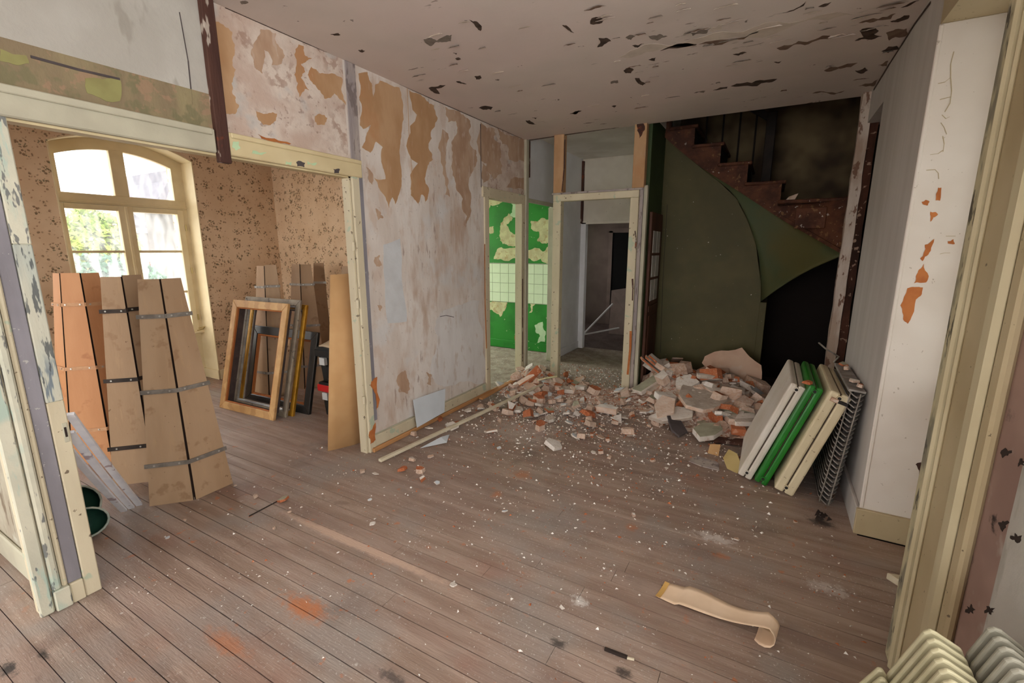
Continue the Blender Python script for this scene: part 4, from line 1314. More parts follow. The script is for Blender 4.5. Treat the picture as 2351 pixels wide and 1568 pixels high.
# banister at the back of the flight
YBn = 6.3
nw = [onY(1760, 262, YBn), onY(1787, 262, YBn)]
pbox(stair, 'newel', (nw[0].x + .01, YBn - .05, 2.28), (nw[0].x + .11, YBn + .05, 3.12), 'stair_dark', .006)
B().bar((nw[0].x + .06, YBn, 3.05), (-1.5, YBn, 3.95), .06, .07).obj('handrail', 'stair_dark', stair)
for xq in (1622, 1660, 1698, 1735):
    p = onY(xq, 300, YBn)
    base = next((zt for (xa, xb, zt) in steps if xa <= p.x <= xb), 2.3)
    top = 3.05 + (nw[0].x - p.x) * .67
    B().tube([(p.x, YBn, base), (p.x, YBn, top)], .012, 6).obj('baluster', 'stair_dark', stair)
bp_ = thing('stair_rubble', 'small pink plaster lump lying on the stair tread', 'rubble', (.1, 5.6, 2.08))
b = B()
b.prism([(.06, 5.56, 2.081), (.14, 5.56, 2.081), (.17, 5.56, 2.15), (.13, 5.56, 2.135), (.09, 5.56, 2.12)], (0, .06, 0))
b.obj('lump', 'brick_pink', bp_)
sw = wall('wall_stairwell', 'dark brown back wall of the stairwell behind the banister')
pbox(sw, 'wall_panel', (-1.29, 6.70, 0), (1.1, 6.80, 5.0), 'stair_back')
pbox(sw, 'wall_panel', (.85, 5.06, 0), (.95, 6.8, 5.0), 'unlit_brown')
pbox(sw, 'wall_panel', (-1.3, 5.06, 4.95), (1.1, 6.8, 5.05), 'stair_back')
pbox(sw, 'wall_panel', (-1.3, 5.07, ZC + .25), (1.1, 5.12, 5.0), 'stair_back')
pbox(sw, 'cupboard_back', (gx1, 6.5, 0), (.85, 6.55, 1.7), 'unlit_brown')  # dark sheet paints the shade under the stairs
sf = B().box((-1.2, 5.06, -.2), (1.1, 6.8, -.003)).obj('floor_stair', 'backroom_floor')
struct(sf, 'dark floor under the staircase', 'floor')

# ================================================================== things
# ---- tapered plywood panels strapped together, standing in the side room
def shell(name, label, c, angs, m_, strap_m, group, rb=.335, rt=.160, h=1.43, straps=(.26, .73, 1.20), z0=0.0):
    t = thing(name, label, 'panels', (c[0], c[1], z0), group)
    cc_ = Vector((c[0], c[1], 0))

    def P(a, r, z_):
        a = math.radians(a)
        return Vector((c[0] + r * math.cos(a), c[1] + r * math.sin(a), z0 + z_))
    for a, b_ in zip(angs[:-1], angs[1:]):
        g0, g1 = .03, .04
        A0, A1, T0, T1 = P(a, rb, 0), P(b_, rb, 0), P(a, rt, h), P(b_, rt, h)
        e, et = A1 - A0, T1 - T0
        A0, A1 = A0 + e * g0, A1 - e * g0
        T0, T1 = T0 + et * g1, T1 - et * g1
        nrm = (A1 - A0).cross(T0 - A0).normalized()
        if nrm.dot(A0 - cc_) < 0:
            nrm = -nrm
        dz_ = rng.uniform(-.012, .012)
        T0.z += dz_
        T1.z += dz_
        bq = B().prism([A0, A1, T1, T0], -nrm * .012, side=1)
        pn = bq.obj('panel', [m_, 'ply_edge'], t)
        for zz in straps:
            u = zz / h
            L_, R_ = A0.lerp(T0, u), A1.lerp(T1, u)
            d = (R_ - L_).normalized()
            up_ = (T0 - A0).normalized()
            s0, s1 = L_ - d * .014 + nrm * .005, R_ + d * .012 + nrm * .005
            st_ = B().bar(s0, s1, .008, .026, up=up_).obj('strap', strap_m, pn)
            for q in (.22, .78):
                k_ = s0.lerp(s1, q)
                B().tube([k_ + nrm * .003, k_ + nrm * .008], .006, 6).obj('rivet', 'rivet', pn)
    # dark bar stands in for the shade inside each gap
    for a in angs[1:-1]:
        b0, t0 = P(a, rb - .03, .01), P(a, rt - .03, h - .02)
        B().bar(b0, t0, .035, .01, up=(math.cos(math.radians(a)), math.sin(math.radians(a)), 0)).obj('gap_shade', 'ply_edge', t)
    return t


GA, GB = 'strapped panels near the doorway', 'strapped panels by the floral wall'
shell('tapered_panels', 'frontmost pair of tapered plywood panels with grey riveted straps', (-3.435, 1.47), (-66, -21, 24), 'plywood', 'strap_steel', GA)
shell('tapered_panels', 'tapered plywood panel pair with dark straps, just behind the frontmost pair', (-3.95, 1.47), (-66, -21, 22), 'plywood', 'strap_dark', GA)
shell('tapered_panels', 'orange-tinted tapered plywood panels with wooden straps, leftmost under the window', (-4.58, 1.46), (-111, -66, -21, 20), 'plywood_orange', 'strap_wood', GA)
ew = onZ(618, 911)
shell('tapered_panels', 'pale tapered panel pair behind the picture frames, leftmost by the floral wall', (ew.x - .335 * math.cos(math.radians(-62)), ew.y + .335 * math.sin(math.radians(62))), (-107, -62, -17), 'plywood', 'strap_steel', GB)
ew = onZ(700, 893)
shell('tapered_panels', 'tapered panel pair just right of the picture frames by the floral wall', (ew.x - .335 * math.cos(math.radians(-58)), ew.y + .335 * math.sin(math.radians(58))), (-103, -58, -13), 'plywood', 'strap_steel', GB)
shell('tapered_panels', 'tapered panel pair above the black storage boxes', (-4.02, 3.60), (-95, -50, -5), 'plywood', 'strap_dark', GB)
shell('tapered_panels', 'tapered panel pair half hidden behind the tall cardboard sheet', (-3.45, 3.62), (-105, -60, -15), 'plywood_orange', 'strap_steel', GB)
shell('tapered_panels', 'single pale panel with rounded top between the leaning pairs', (-4.80, 3.80), (-75, -30), 'plywood', 'rivet', GB, straps=(1.2,))


# ---- picture frames leaning in a stack
def frame(name, label, p0, p1, h, lean, w, dep, m_face, m_in, m_edge=None, deep=0.0):
    t = thing(name, label, 'frame', p0, 'picture frames leaning in the side room')
    p0, p1 = Vector(p0), Vector(p1)
    ex = (p1 - p0).normalized()
    W = (p1 - p0).length
    up = Vector((0, math.sin(lean), math.cos(lean)))
    nb = ex.cross(up).normalized()
    if nb.y < 0:
        nb = -nb
    q = lambda u, v, n_=0.0: p0 + ex * u + up * v + nb * n_

    def ring(nm, i0, i1, n0, n1, m_):
        outer = [(i0, i0), (W - i0, i0), (W - i0, h - i0), (i0, h - i0)]
        inner = [(i1, i1), (W - i1, i1), (W - i1, h - i1), (i1, h - i1)]
        for k in range(4):
            j = (k + 1) % 4
            pts = [q(*outer[k], n0), q(*outer[j], n0), q(*inner[j], n0), q(*inner[k], n0)]
            B().prism(pts, nb * (n1 - n0)).obj(nm, m_, t, .004)
    ring('moulding', 0, w, 0, dep, m_face)
    ring('inner_lip', w, w + .012, .006, dep, m_edge or m_face)
    if deep:
        ring('box_side', w - .016, w, dep, dep + deep, m_in)
    else:
        ring('rebate', w + .012, w + .02, dep * .5, dep, m_in)
    return t


LN = math.radians(14)
frame('picture_frame', 'front wooden picture frame of light oak with a deep dark box', (-4.83, 2.43, 0), (-3.985, 2.465, 0), 1.125, LN, .075, .03, 'frame_wood', 'frame_inner_dark', 'bare_wood', .07)
frame('picture_frame', 'weathered grey picture frame with a silver edge right behind the oak one', (-4.81, 2.545, 0), (-3.955, 2.575, 0), 1.15, LN, .06, .025, 'frame_grey', 'frame_silver', 'frame_silver')
frame('picture_frame', 'gilt picture frame behind the grey one', (-4.78, 2.60, 0), (-3.925, 2.625, 0), 1.10, LN, .05, .03, 'frame_gold', 'frame_inner_dark', 'frame_grey')
frame('picture_frame', 'glossy black picture frame at the back of the stack', (-4.82, 2.69, 0), (-3.83, 2.735, 0), .82, math.radians(13), .085, .035, 'frame_black', 'bare_wood', 'bare_wood')


# ---- stacked storage boxes
def storage_box(label, x, y_, z_, red):
    t = thing('storage_box', label, 'box', (x, y_, z_), 'stacked storage boxes')
    w, d, h = .50, .38, .31
    b = B()
    v = [(x + .02, y_ + .02, z_), (x + w - .02, y_ + .02, z_), (x + w - .02, y_ + d - .02, z_), (x + .02, y_ + d - .02, z_),
         (x, y_, z_ + h), (x + w, y_, z_ + h), (x + w, y_ + d, z_ + h), (x, y_ + d, z_ + h)]
    b.add(v, BOXF).obj('tub', 'box_black', t, .012)
    pbox(t, 'lid', (x - .012, y_ - .012, z_ + h), (x + w + .012, y_ + d + .012, z_ + h + .035), 'box_black', .008)
    pbox(t, 'handle', (x - .022, y_ - .022, z_ + h - .055), (x + .42, y_ - .002, z_ + h + .012), 'box_red' if red else 'box_black', .006)
    pbox(t, 'sticker', (x + .05, y_ - .028, z_ + h - .13), (x + .12, y_ + .006, z_ + h - .06), 'sticker')
    pbox(t, 'rib', (x + .10, y_ - .004, z_ + .04), (x + .40, y_ + .02, z_ + h - .14), 'box_black', .006)
    return t


storage_box('black storage box with a red handle strip at the bottom of the stack', -3.70, 2.80, 0, True)
storage_box('plain black storage box on top of the red-handled one', -3.70, 2.80, .345, False)
b = B()
vv, ff = [], []
for i in range(9):
    for j in range(9):
        u, v_ = i / 8, j / 8
        vv.append((-3.69 + .46 * u, 2.81 + .36 * v_, .695 + .10 * math.sin(math.pi * min(max(v_, .05), .95)) * (.35 + .65 * u) + .01 * mnoise.noise(Vector((u * 4, v_ * 4, 0)))))
for i in range(8):
    for j in range(8):
        a = i * 9 + j
        ff.append((a, a + 1, a + 10, a + 9))
o = b.add(vv, ff).obj('folded_cloth', 'cushion_beige', None, smooth=True)
md = o.modifiers.new('thickness', 'SOLIDIFY')
md.thickness = .012
tag(o, 'beige folded cloth lying on top of the black storage boxes', 'cloth')

# ---- bent cardboard sheet at the end of the partition
line = [(-2.985, 2.275), (-2.955, 2.33), (-2.93, 2.385), (-2.905, 2.44), (-2.888, 2.50), (-2.872, 2.56), (-2.86, 2.62)]
b = B()
vv, ff = [], []
for i, (x_, y_) in enumerate(line):
    for z_ in (0, .7, 1.405):
        vv.append((x_ - .004 * z_, y_ + .115 * z_ * (1 - i / 6), z_ + (.012 * i / 6 if z_ > 1 else 0)))
for i in range(len(line) - 1):
    for j in range(2):
        a = i * 3 + j
        ff.append((a, a + 1, a + 4, a + 3))
o = b.add(vv, ff).obj('cardboard_sheet', 'cardboard', None, smooth=True)
md = o.modifiers.new('thickness', 'SOLIDIFY')
md.thickness = .006
tag(o, 'tall bent sheet of brown cardboard standing at the end of the partition', 'cardboard')

# ---- perforated white strips and green tubs behind the left door post
ends = [((321, 1164), (160, 950), .72), ((303, 1171), (160, 992), .72), ((286, 1178), (160, 1034), .72)]
for i, (bt, tp, yy_) in enumerate(ends):
    p0 = onZ(*bt)
    p1 = onY(tp[0], tp[1], yy_)
    t = thing('perforated_strip', ['white perforated metal strip with a blue paint smear, topmost of three', 'white perforated metal strip in the middle of the three leaning ones',
                                   'white perforated metal strip, lowest of the three leaning ones'][i], 'metal strip', tuple(p0), 'perforated strips behind the left door post')
    p0.z += .016
    d = (p1 - p0).normalized()
    sid = d.cross(Vector((0, 0, 1))).normalized()
    nrm = sid.cross(d).normalized()
    b = B()
    n = 10
    pts = [p0.lerp(p1, k / n) - nrm * .008 * math.sin(math.pi * k / n) for k in range(n + 1)]
    for a, c in zip(pts[:-1], pts[1:]):
        b.bar(a, c, .030, .014, up=nrm)
    b.obj('strip', 'perf_white', t)
    b = B()
    for k in range(16):
        q = pts[0].lerp(pts[-1], (k + .5) / 16) - nrm * .008 * math.sin(math.pi * (k + .5) / 16)
        for s_ in (0.0,):
            c0 = q + sid * s_ + nrm * .006
            b.tube([c0, c0 + nrm * .0035], .0055, 8)
    h_ = b.obj('holes', 'hole_black', t)
    h_['kind'] = 'stuff'
    if i == 0:
        q0, q1 = pts[0].lerp(pts[-1], .03), pts[0].lerp(pts[-1], .13)
        B().bar(q0 + nrm * .003, q1 - nrm * .001, .029, .015, up=nrm).obj('paint_smear', 'paint_blue', t)


def tub(label, c, rx, ry, rz, tilt, yaw):
    t = thing('plastic_tub', label, 'tub', (c[0], c[1], 0), 'green tubs behind the left door post')
    b = B()
    vv, ff = [], []
    n, m_ = 20, 7
    R = Matrix.Rotation(yaw, 3, 'Z') @ Matrix.Rotation(tilt, 3, 'X')
    for j in range(m_ + 1):
        th = (math.pi / 2) * j / m_
        for i in range(n):
            a = 2 * math.pi * i / n
            p = Vector((rx * math.cos(a) * math.cos(th), ry * math.sin(a) * math.cos(th), -rz * math.sin(th)))
            vv.append(Vector(c) + R @ p)
    for j in range(m_):
        for i in range(n):
            ff.append((j * n + i, j * n + (i + 1) % n, (j + 1) * n + (i + 1) % n, (j + 1) * n + i))
    lowz = min(v.z for v in vv)
    vv = [Vector((v.x, v.y, v.z - lowz + .004)) for v in vv]
    o = b.add(vv, ff).obj('shell', 'bag_green', t, smooth=True)
    md_ = o.modifiers.new('thickness', 'SOLIDIFY')
    md_.thickness = .006
    rim = vv[:n] + vv[:1]
    B().tube(rim, .006, 6).obj('rim', 'bag_rim', t)


tub('dark green tub lying on its side against the white strips', (-3.45, .84, .13), .15, .12, .10, math.radians(66), math.radians(66))
tub('smaller dark green tub nearest to the left door post', (-3.24, .84, .08), .11, .085, .07, math.radians(50), math.radians(60))


# ---- radiators leaning against the right wall
def slab_radiator(label, x0, w, dx, h, ya_, yb_, m_, notch=True):
    t = thing('panel_radiator', label, 'radiator', (x0, ya_, 0), 'radiators leaning by the right wall')
    lean = Vector((dx, 0, h)).normalized()
    across = Vector((lean.z, 0, -lean.x))
    o0 = Vector((x0, 0, 0)) + Vector((0, 0, max(0, lean.x * w)))
    L_ = math.hypot(dx, h)
    b = B()
    half = w / 2 - .002
    for k in range(2):
        a0 = o0 + across * (k * (half + .004))
        sec = []
        for (u, v_) in ((.0, .10), (.012, .03), (.012, .0)):
            pass
        prof = [(0, ya_ + .03, .05), (0, ya_ + .012, .0)]
        q = lambda s_, l_, y_: a0 + across * s_ + lean * l_ + Vector((0, y_, 0))
        ch = .05
        poly = [q(0, 0, ya_ + .0), q(0, L_, ya_), q(0, L_, yb_), q(0, ch, yb_), q(0, 0, yb_ - ch)]
        B().prism(poly, across * half).obj('shell', m_, t, .012, seg=2)
    # seam
    s0 = o0 + across * half
    B().prism([s0 + Vector((0, ya_ + .004, 0)) + lean * .01, s0 + Vector((0, ya_ + .004, 0)) + lean * (L_ - .006), s0 + Vector((0, yb_ - .01, 0)) + lean * (L_ - .006), s0 + Vector((0, yb_ - .01, 0)) + lean * .05], across * .004).obj('seam', 'rad_seam', t)
    # valve bosses
    for l_ in (.045, L_ - .03):
        c0 = o0 + across * (w / 2) + lean * l_ + Vector((0, ya_, 0))
        B().tube([c0 + Vector((0, .01, 0)), c0 + Vector((0, -.008, 0))], .016, 10).obj('valve_boss', m_, t)
        B().tube([c0 + Vector((0, -.008, 0)), c0 + Vector((0, -.010, 0))], .010, 10).obj('valve_hole', 'rad_core', t)
    return t, o0, lean, across, L_


slab_radiator('dirty white panel radiator, leftmost of the leaning row', -.065, .092, .255, .715, 3.40, 4.16, 'rad_white')
slab_radiator('bright green panel radiator between the two pale ones', .040, .084, .25, .73, 3.36, 4.10, 'rad_green')
r_, o0, lean, acr, L_ = slab_radiator('cream panel radiator next to the bare finned one', .160, .118, .235, .72, 3.29, 4.06, 'rad_cream')
c0 = o0 + lean * (L_ - .05) + Vector((0, 3.285, 0))
B().tube([c0 + acr * .02, c0 + acr * .06], .014, 10).obj('copper_union', 'brick_pink', r_)
B().tube([c0 + acr * .06, c0 + acr * .115], .011, 10).obj('valve_stem', 'rad_core', r_)

t = thing('finned_radiator', 'grey cast radiator with exposed zigzag fins beside the niche', 'radiator', (.42, 3.3, 0), 'radiators leaning by the right wall')
lean = Vector((.075, 0, .745)).normalized()
acr = Vector((lean.z, 0, -lean.x))
o0 = Vector((.405, 0, .02))
L_ = .75
B().prism([o0 + acr * .03 + Vector((0, 3.30, 0)), o0 + acr * .03 + lean * L_ + Vector((0, 3.30, 0)), o0 + acr * .03 + lean * L_ + Vector((0, 4.02, 0)), o0 + acr * .03 + Vector((0, 4.02, 0))], acr * .03).obj('core', 'rad_core', t)
NF = 24
for k in range(NF):
    l_ = .012 + (L_ - .03) * k / (NF - 1)
    base = o0 + lean * l_
    prof = [(0, 3.315, .012), (.02, 3.275, .0), (.046, 3.262, -.014), (.074, 3.285, -.004), (.088, 3.31, .004)]
    b = B()
    pts = [base + acr * s_ + Vector((0, y_, 0)) + lean * z_ for s_, y_, z_ in prof]
    pts2 = [base + acr * s_ + Vector((0, 4.0, 0)) + lean * z_ for s_, y_, z_ in prof]
    n = len(prof)
    v = pts + pts2 + [p + lean * .007 for p in pts] + [p + lean * .007 for p in pts2]
    f = []
    for i in range(n - 1):
        f += [(i, i + 1, n + i + 1, n + i), (2 * n + i, 3 * n + i, 3 * n + i + 1, 2 * n + i + 1), (i, 2 * n + i, 2 * n + i + 1, i + 1), (n + i, n + i + 1, 3 * n + i + 1, 3 * n + i)]
    f += [(0, n, 3 * n, 2 * n), (n - 1, 3 * n - 1, 4 * n - 1, 2 * n - 1)]
    b.add(v, f).obj('fin', 'rad_iron', t)
for s_, y_ in ((.012, 3.283), (.058, 3.258)):
    a0 = o0 + acr * s_ + Vector((0, y_, 0))
    B().tube([a0, a0 + lean * L_], .004, 6).obj('tie_rod', 'strap_steel', t)
B().prism([o0 + lean * L_ + Vector((0, 3.285, 0)), o0 + acr * .085 + lean * L_ + Vector((0, 3.285, 0)), o0 + acr * .085 + lean * L_ + Vector((0, 4.02, 0)), o0 + lean * L_ + Vector((0, 4.02, 0))], lean * .012).obj('top_plate', 'rad_iron', t)

# near radiator in the right foreground corner
t = thing('column_radiator', 'cream fluted radiator with zigzag fins in the bottom right corner', 'radiator', (.42, .95, 0))
cols = [([(.275, .10), (.290, .545), (.318, .607), (.328, .611), (.352, .575), (.352, .10)], 'rad_near'),
        ([(.338, .12), (.338, .60), (.385, .742), (.396, .753), (.408, .750), (.453, .728), (.476, .672), (.476, .12)], 'rad_near'),
        ([(.462, .14), (.462, .72), (.484, .795), (.493, .804), (.506, .802), (.545, .775), (.556, .70), (.556, .14)], 'rad_near_grey')]
NK = 26
for ci, (pf, m_) in enumerate(cols):
    for k in range(NK):
        y_ = 1.245 - k * .0285
        B().prism([(x_, y_, z_) for x_, z_ in pf], (0, -.0125, 0)).obj('fin', m_, t, .0045, seg=2)
    xs = [q[0] for q in pf]
    ztop = max(q[1] for q in pf)
    B().box((min(xs) + .02, 1.24, .05), (max(xs) - .02, 1.24 - NK * .0285, ztop - .17)).obj('core', 'rad_near' if ci < 2 else 'rad_near_grey', t)
for y_ in (1.15, .62):
    pbox(t, 'foot', (.30, y_ - .03, 0), (.54, y_ + .03, .12), 'rad_near', .01)

# ---- paper strip on the floor
pA, pB = onZ(1521, 1358), onZ(1775, 1478)
d = (pB - pA).normalized()
sd = Vector((-d.y, d.x, 0))
Ln = (pB - pA).length
t = thing('paper_strip', 'torn strip of pale kraft wallpaper curling at one end on the floor', 'paper', tuple(pA))
prof = []
for i in range(31):
    u = i / 30
    if u < .74:
        q = u / .74
        prof.append((q * Ln * .93, .004 + .078 * q ** 2.2 + .012 * math.sin(q * math.pi * 2) * (q > .2)))
    else:
        a = math.pi / 2 - (u - .74) / .26 * math.pi * 1.25
        prof.append((Ln * .93 + .042 * math.cos(a), .040 + .042 * math.sin(a)))
vv, ff = [], []
NW = 6
for i, (s_, z_) in enumerate(prof):
    w = .060 + .012 * math.sin(i * .25) - (.012 if i > 22 else 0)
    bend = .022 * math.sin(min(s_ / Ln, 1) * math.pi * .9)
    for j in range(NW + 1):
        v_ = (j / NW - .5) * 2
        p = pA + d * s_ + sd * (v_ * w + bend)
        vv.append((p.x, p.y, max(z_ + .006 * v_ * v_, .004)))
for i in range(len(prof) - 1):
    for j in range(NW):
        a = i * (NW + 1) + j
        ff.append((a, a + 1, a + NW + 2, a + NW + 1))
o = B().add(vv, ff).obj('sheet', 'paper_kraft', t, smooth=True)
md = o.modifiers.new('thickness', 'SOLIDIFY')
md.thickness = .0015
b = B()
for j in range(NW):
    a, c = Vector(vv[j]), Vector(vv[j + 1])
    b.bar(a + Vector((0, 0, .002)), c + Vector((0, 0, .002)), .022, .002)
b.obj('torn_edge', 'paper_edge', t)

# ---- batten and boards lying along the partition
a, c = onZ(872, 1063), onZ(1245, 897)
o = B().bar(a + Vector((0, 0, .02)), c + Vector((0, 0, .075)), .035, .022).obj('wood_batten', 'batten_cream', None, .003)
tag(o, 'long thin cream wooden batten lying on the rubble beside the partition', 'batten')
a, c = onZ(1100, 925), onZ(1190, 883)
o = B().bar(a + Vector((0.02, 0, .05)), c + Vector((0, .1, .09)), .05, .02).obj('wood_board', 'board_tan', None, .003)
tag(o, 'short bare tan board tilted on the rubble by the far doorway', 'board')

# paper sheet leaning against the foot of the wall, torn sheet on the floor
pts = [onX(948, 918, XP + .035), onX(1022, 892, XP + .035), onX(1020, 946, XP + .085), onX(957, 982, XP + .10)]
for p in pts[2:]:
    p.z = max(p.z, .04)
o = B().prism(pts, (.003, 0, .001)).obj('paper_sheet', 'paper_sheet')
tag(o, 'pale blue-white sheet leaning against the foot of the partition', 'sheet')
pts = [onZ(968, 1026, .012), onZ(1030, 1000, .03), onZ(1024, 1014, .012), onZ(1000, 1022, .010)]
o = B().prism([onZ(965, 1029, .006), onZ(1012, 1004, .03), onZ(1032, 998, .012), onZ(1026, 1016, .006)], (0, 0, .003)).obj('paper_sheet', 'paper_sheet')
tag(o, 'torn grey-white sheet lying on the floor under the batten', 'sheet')

# twigs
for lab, a, c, w, m_ in (('thin straight twig on the floor in front of the plywood panels', (572, 1186), (640, 1150), .006, 'twig_dark'),
                         ('short dark charred stick near the bottom of the photo', (1388, 1492), (1440, 1512), .012, 'twig_dark'),
                         ('pale splinter at the tip of the dark stick', (1438, 1512), (1456, 1516), .008, 'batten_cream')):
    p, q = onZ(*a), onZ(*c)
    o = B().bar(p + Vector((0, 0, w / 2)), q + Vector((0, 0, w / 2)), w, w).obj('stick', m_, None, .001)
    tag(o, lab, 'stick')
p = onZ(2062, 1336)
o = B().prism([(p.x - .05, p.y, .0), (p.x + .04, p.y + .02, .0), (p.x + .05, p.y - .03, .0), (p.x - .01, p.y - .04, 0)], (.0, .0, .035)).obj('wood_offcut', 'batten_cream', None, .004)
tag(o, 'small pale wood offcut beside the right-hand casing', 'offcut')

# charred leaf-like clump by the finned radiator
p = onZ(1882, 1192)
b = B()
for k in range(9):
    a = rng.uniform(0, 6.28)
    r0 = rng.uniform(.01, .05)
    q = Vector((p.x + r0 * math.cos(a), p.y + r0 * math.sin(a), rng.uniform(.002, .02)))
    b.add([q, q + Vector((.03, .01, .012)), q + Vector((.02, .03, .004)), q + Vector((.01, .01, .03))], [(0, 1, 2), (0, 1, 3), (1, 2, 3), (0, 2, 3)])
o = b.obj('soot_clump', 'twig_dark')
tag(o, 'black crumpled soot clump on the floor before the radiators', 'debris', kind='stuff')


# ================================================================== rubble
def mound(x, y_):
    h = .30 * math.exp(-(((x + .45) / .55) ** 2 + ((y_ - 5.12) / .42) ** 2))
    h += .16 * math.exp(-(((x + .15) / .45) ** 2 + ((y_ - 4.55) / .35) ** 2))
    h += .20 * math.exp(-(((x + .98) / .22) ** 2 + ((y_ - 5.22) / .28) ** 2))
    h += .17 * math.exp(-(((x + 2.42) / .30) ** 2 + ((y_ - 4.78) / .35) ** 2))
    h += .05 * math.exp(-(((x + 1.7) / .6) ** 2 + ((y_ - 4.7) / .35) ** 2))
    h -= .022
    return h


b = B()
NX, NY = 90, 60
xs = [-2.66 + (3.2) * i / NX for i in range(NX + 1)]
ys = [3.75 + 1.85 * j / NY for j in range(NY + 1)]
hs = [[0.0] * (NY + 1) for _ in range(NX + 1)]
for i, x in enumerate(xs):
    for j, y_ in enumerate(ys):
        n_ = mnoise.fractal(Vector((x * 9, y_ * 9, 0)), 1.0, 2.0, 4)
        hh = mound(x, y_)
        hs[i][j] = hh + (.045 * n_ * min(1, max(hh + .02, 0) / .08))
vv = [(xs[i], ys[j], hs[i][j]) for i in range(NX + 1) for j in range(NY + 1)]
ff = []
for i in range(NX):
    for j in range(NY):
        if max(hs[i][j], hs[i + 1][j], hs[i][j + 1], hs[i + 1][j + 1]) > -.006 and xs[i] > -2.62 and not (xs[i + 1] < -1.14 and ys[j + 1] > 5.02):
            a = i * (NY + 1) + j
            ff.append((a, a + NY + 1, a + NY + 2, a + 1))
o = B().add(vv, ff).obj('rubble_bed', 'mound')
tag(o, 'bed of crushed brick and plaster under the rubble heaps', 'rubble', kind='stuff')


def outline(n, rx, ry, r):
    a0 = r.uniform(0, 6.28)
    out = []
    for k in range(n):
        a = a0 + 2 * math.pi * (k + r.uniform(-.3, .3)) / n
        q = r.uniform(.72, 1.1)
        out.append((rx * q * math.cos(a), ry * q * math.sin(a)))
    return out


def chunk_mesh(name, n, rx, ry, t_, top, side, r):
    p = outline(n, rx, ry, r)
    b_ = B()
    lo = [Vector((x, y_, 0)) for x, y_ in p]
    k = r.uniform(.8, .98)
    hi = [Vector((x * k + r.uniform(-.1, .1) * rx, y_ * k, t_ * r.uniform(.75, 1.1))) for x, y_ in p]
    b_.add(lo + hi, [tuple(range(n))[::-1]], 0)
    b_.f.append(tuple(range(n, 2 * n)))
    b_.m.append(0)
    for i in range(n):
        j = (i + 1) % n
        b_.f.append((i, j, n + j, n + i))
        b_.m.append(1)
    return b_.mesh(name, [top, side])


rr = random.Random(21)
KINDS_ = {
    'slab': [chunk_mesh('plaster_slab', rr.choice([4, 5, 5, 6]), .5, rr.uniform(.3, .48), rr.uniform(.16, .24), rr.choice(['rubble_plaster', 'rubble_grey', 'rubble_green', 'rubble_plaster', 'brick_pink']), rr.choice(['brick_pink', 'brick', 'rubble_plaster']), rr) for _ in range(12)],
    'brick': [chunk_mesh('brick_fragment', rr.choice([4, 4, 5, 6]), .5, rr.uniform(.26, .42), rr.uniform(.28, .45), rr.choice(['brick', 'brick', 'brick_pink', 'rubble_plaster']), rr.choice(['brick', 'brick_pink']), rr) for _ in range(12)],
    'flake': [chunk_mesh('plaster_flake', rr.choice([4, 5, 6, 7]), .5, rr.uniform(.3, .5), rr.uniform(.07, .13), rr.choice(['rubble_plaster', 'rubble_plaster', 'paper_sheet', 'rubble_pinkplaster']), 'rubble_plaster', rr) for _ in range(10)],
}
ZONES = {
    'heapR': ('in the big rubble heap before the staircase', 'rubble in the big heap'),
    'heapL': ('in the rubble heap at the far partition doorway', 'rubble at the partition doorway'),
    'mid': ('scattered on the floor between the two rubble heaps', 'rubble scattered between the heaps'),
    'near': ('lying singly on the open floorboards', 'stray rubble on the floorboards'),
}
NAMES = {'slab': ('plaster_slab', 'broken plaster-faced brick slab'), 'brick': ('brick_fragment', 'broken orange brick lump'), 'flake': ('plaster_flake', 'thin white plaster flake')}


def put(kind, x, y_, size, tilt, zone, dz=0.0):
    me = rr.choice(KINDS_[kind])
    nm, desc = NAMES[kind]
    o_ = bpy.data.objects.new(nm, me)
    col.objects.link(o_)
    R = Matrix.Rotation(rr.uniform(0, 6.28), 4, 'Z') @ Matrix.Rotation(rr.uniform(-tilt, tilt), 4, 'X') @ Matrix.Rotation(rr.uniform(-tilt, tilt), 4, 'Y')
    ax = R.to_3x3()
    low = min((ax @ (v.co * size)).z for v in me.vertices)
    base = max(mound(x, y_) + .0, 0.0)
    if base > .03:
        base -= .012
    o_.matrix_basis = Matrix.Translation((x, y_, base - low + dz)) @ R @ Matrix.Scale(size, 4)
    where, grp = ZONES[zone]
    big = 'large' if size >= .15 else ('mid-sized' if size >= .085 else 'small')
    hue = HUE.get(me.materials[0].name.split('.')[0], 'pale')
    edge = HUE.get(me.materials[1].name.split('.')[0], 'pale')
    desc = big + ' ' + hue + ' ' + {'slab': 'plaster slab', 'brick': 'brick lump', 'flake': 'plaster flake'}[kind] + (' with %s edges' % edge if edge != hue else '')
    tag(o_, desc + ' ' + where, 'rubble', desc.replace('with ', '') + ', ' + grp, 'thing')


HUE = {'rubble_plaster': 'white', 'rubble_grey': 'grey', 'rubble_green': 'grey-green', 'brick': 'orange', 'brick_pink': 'pinkish', 'paper_sheet': 'blue-white', 'rubble_pinkplaster': 'tan'}


def wk(a, b_, c):
    return rr.choices(['slab', 'brick', 'flake'], (a, b_, c))[0]


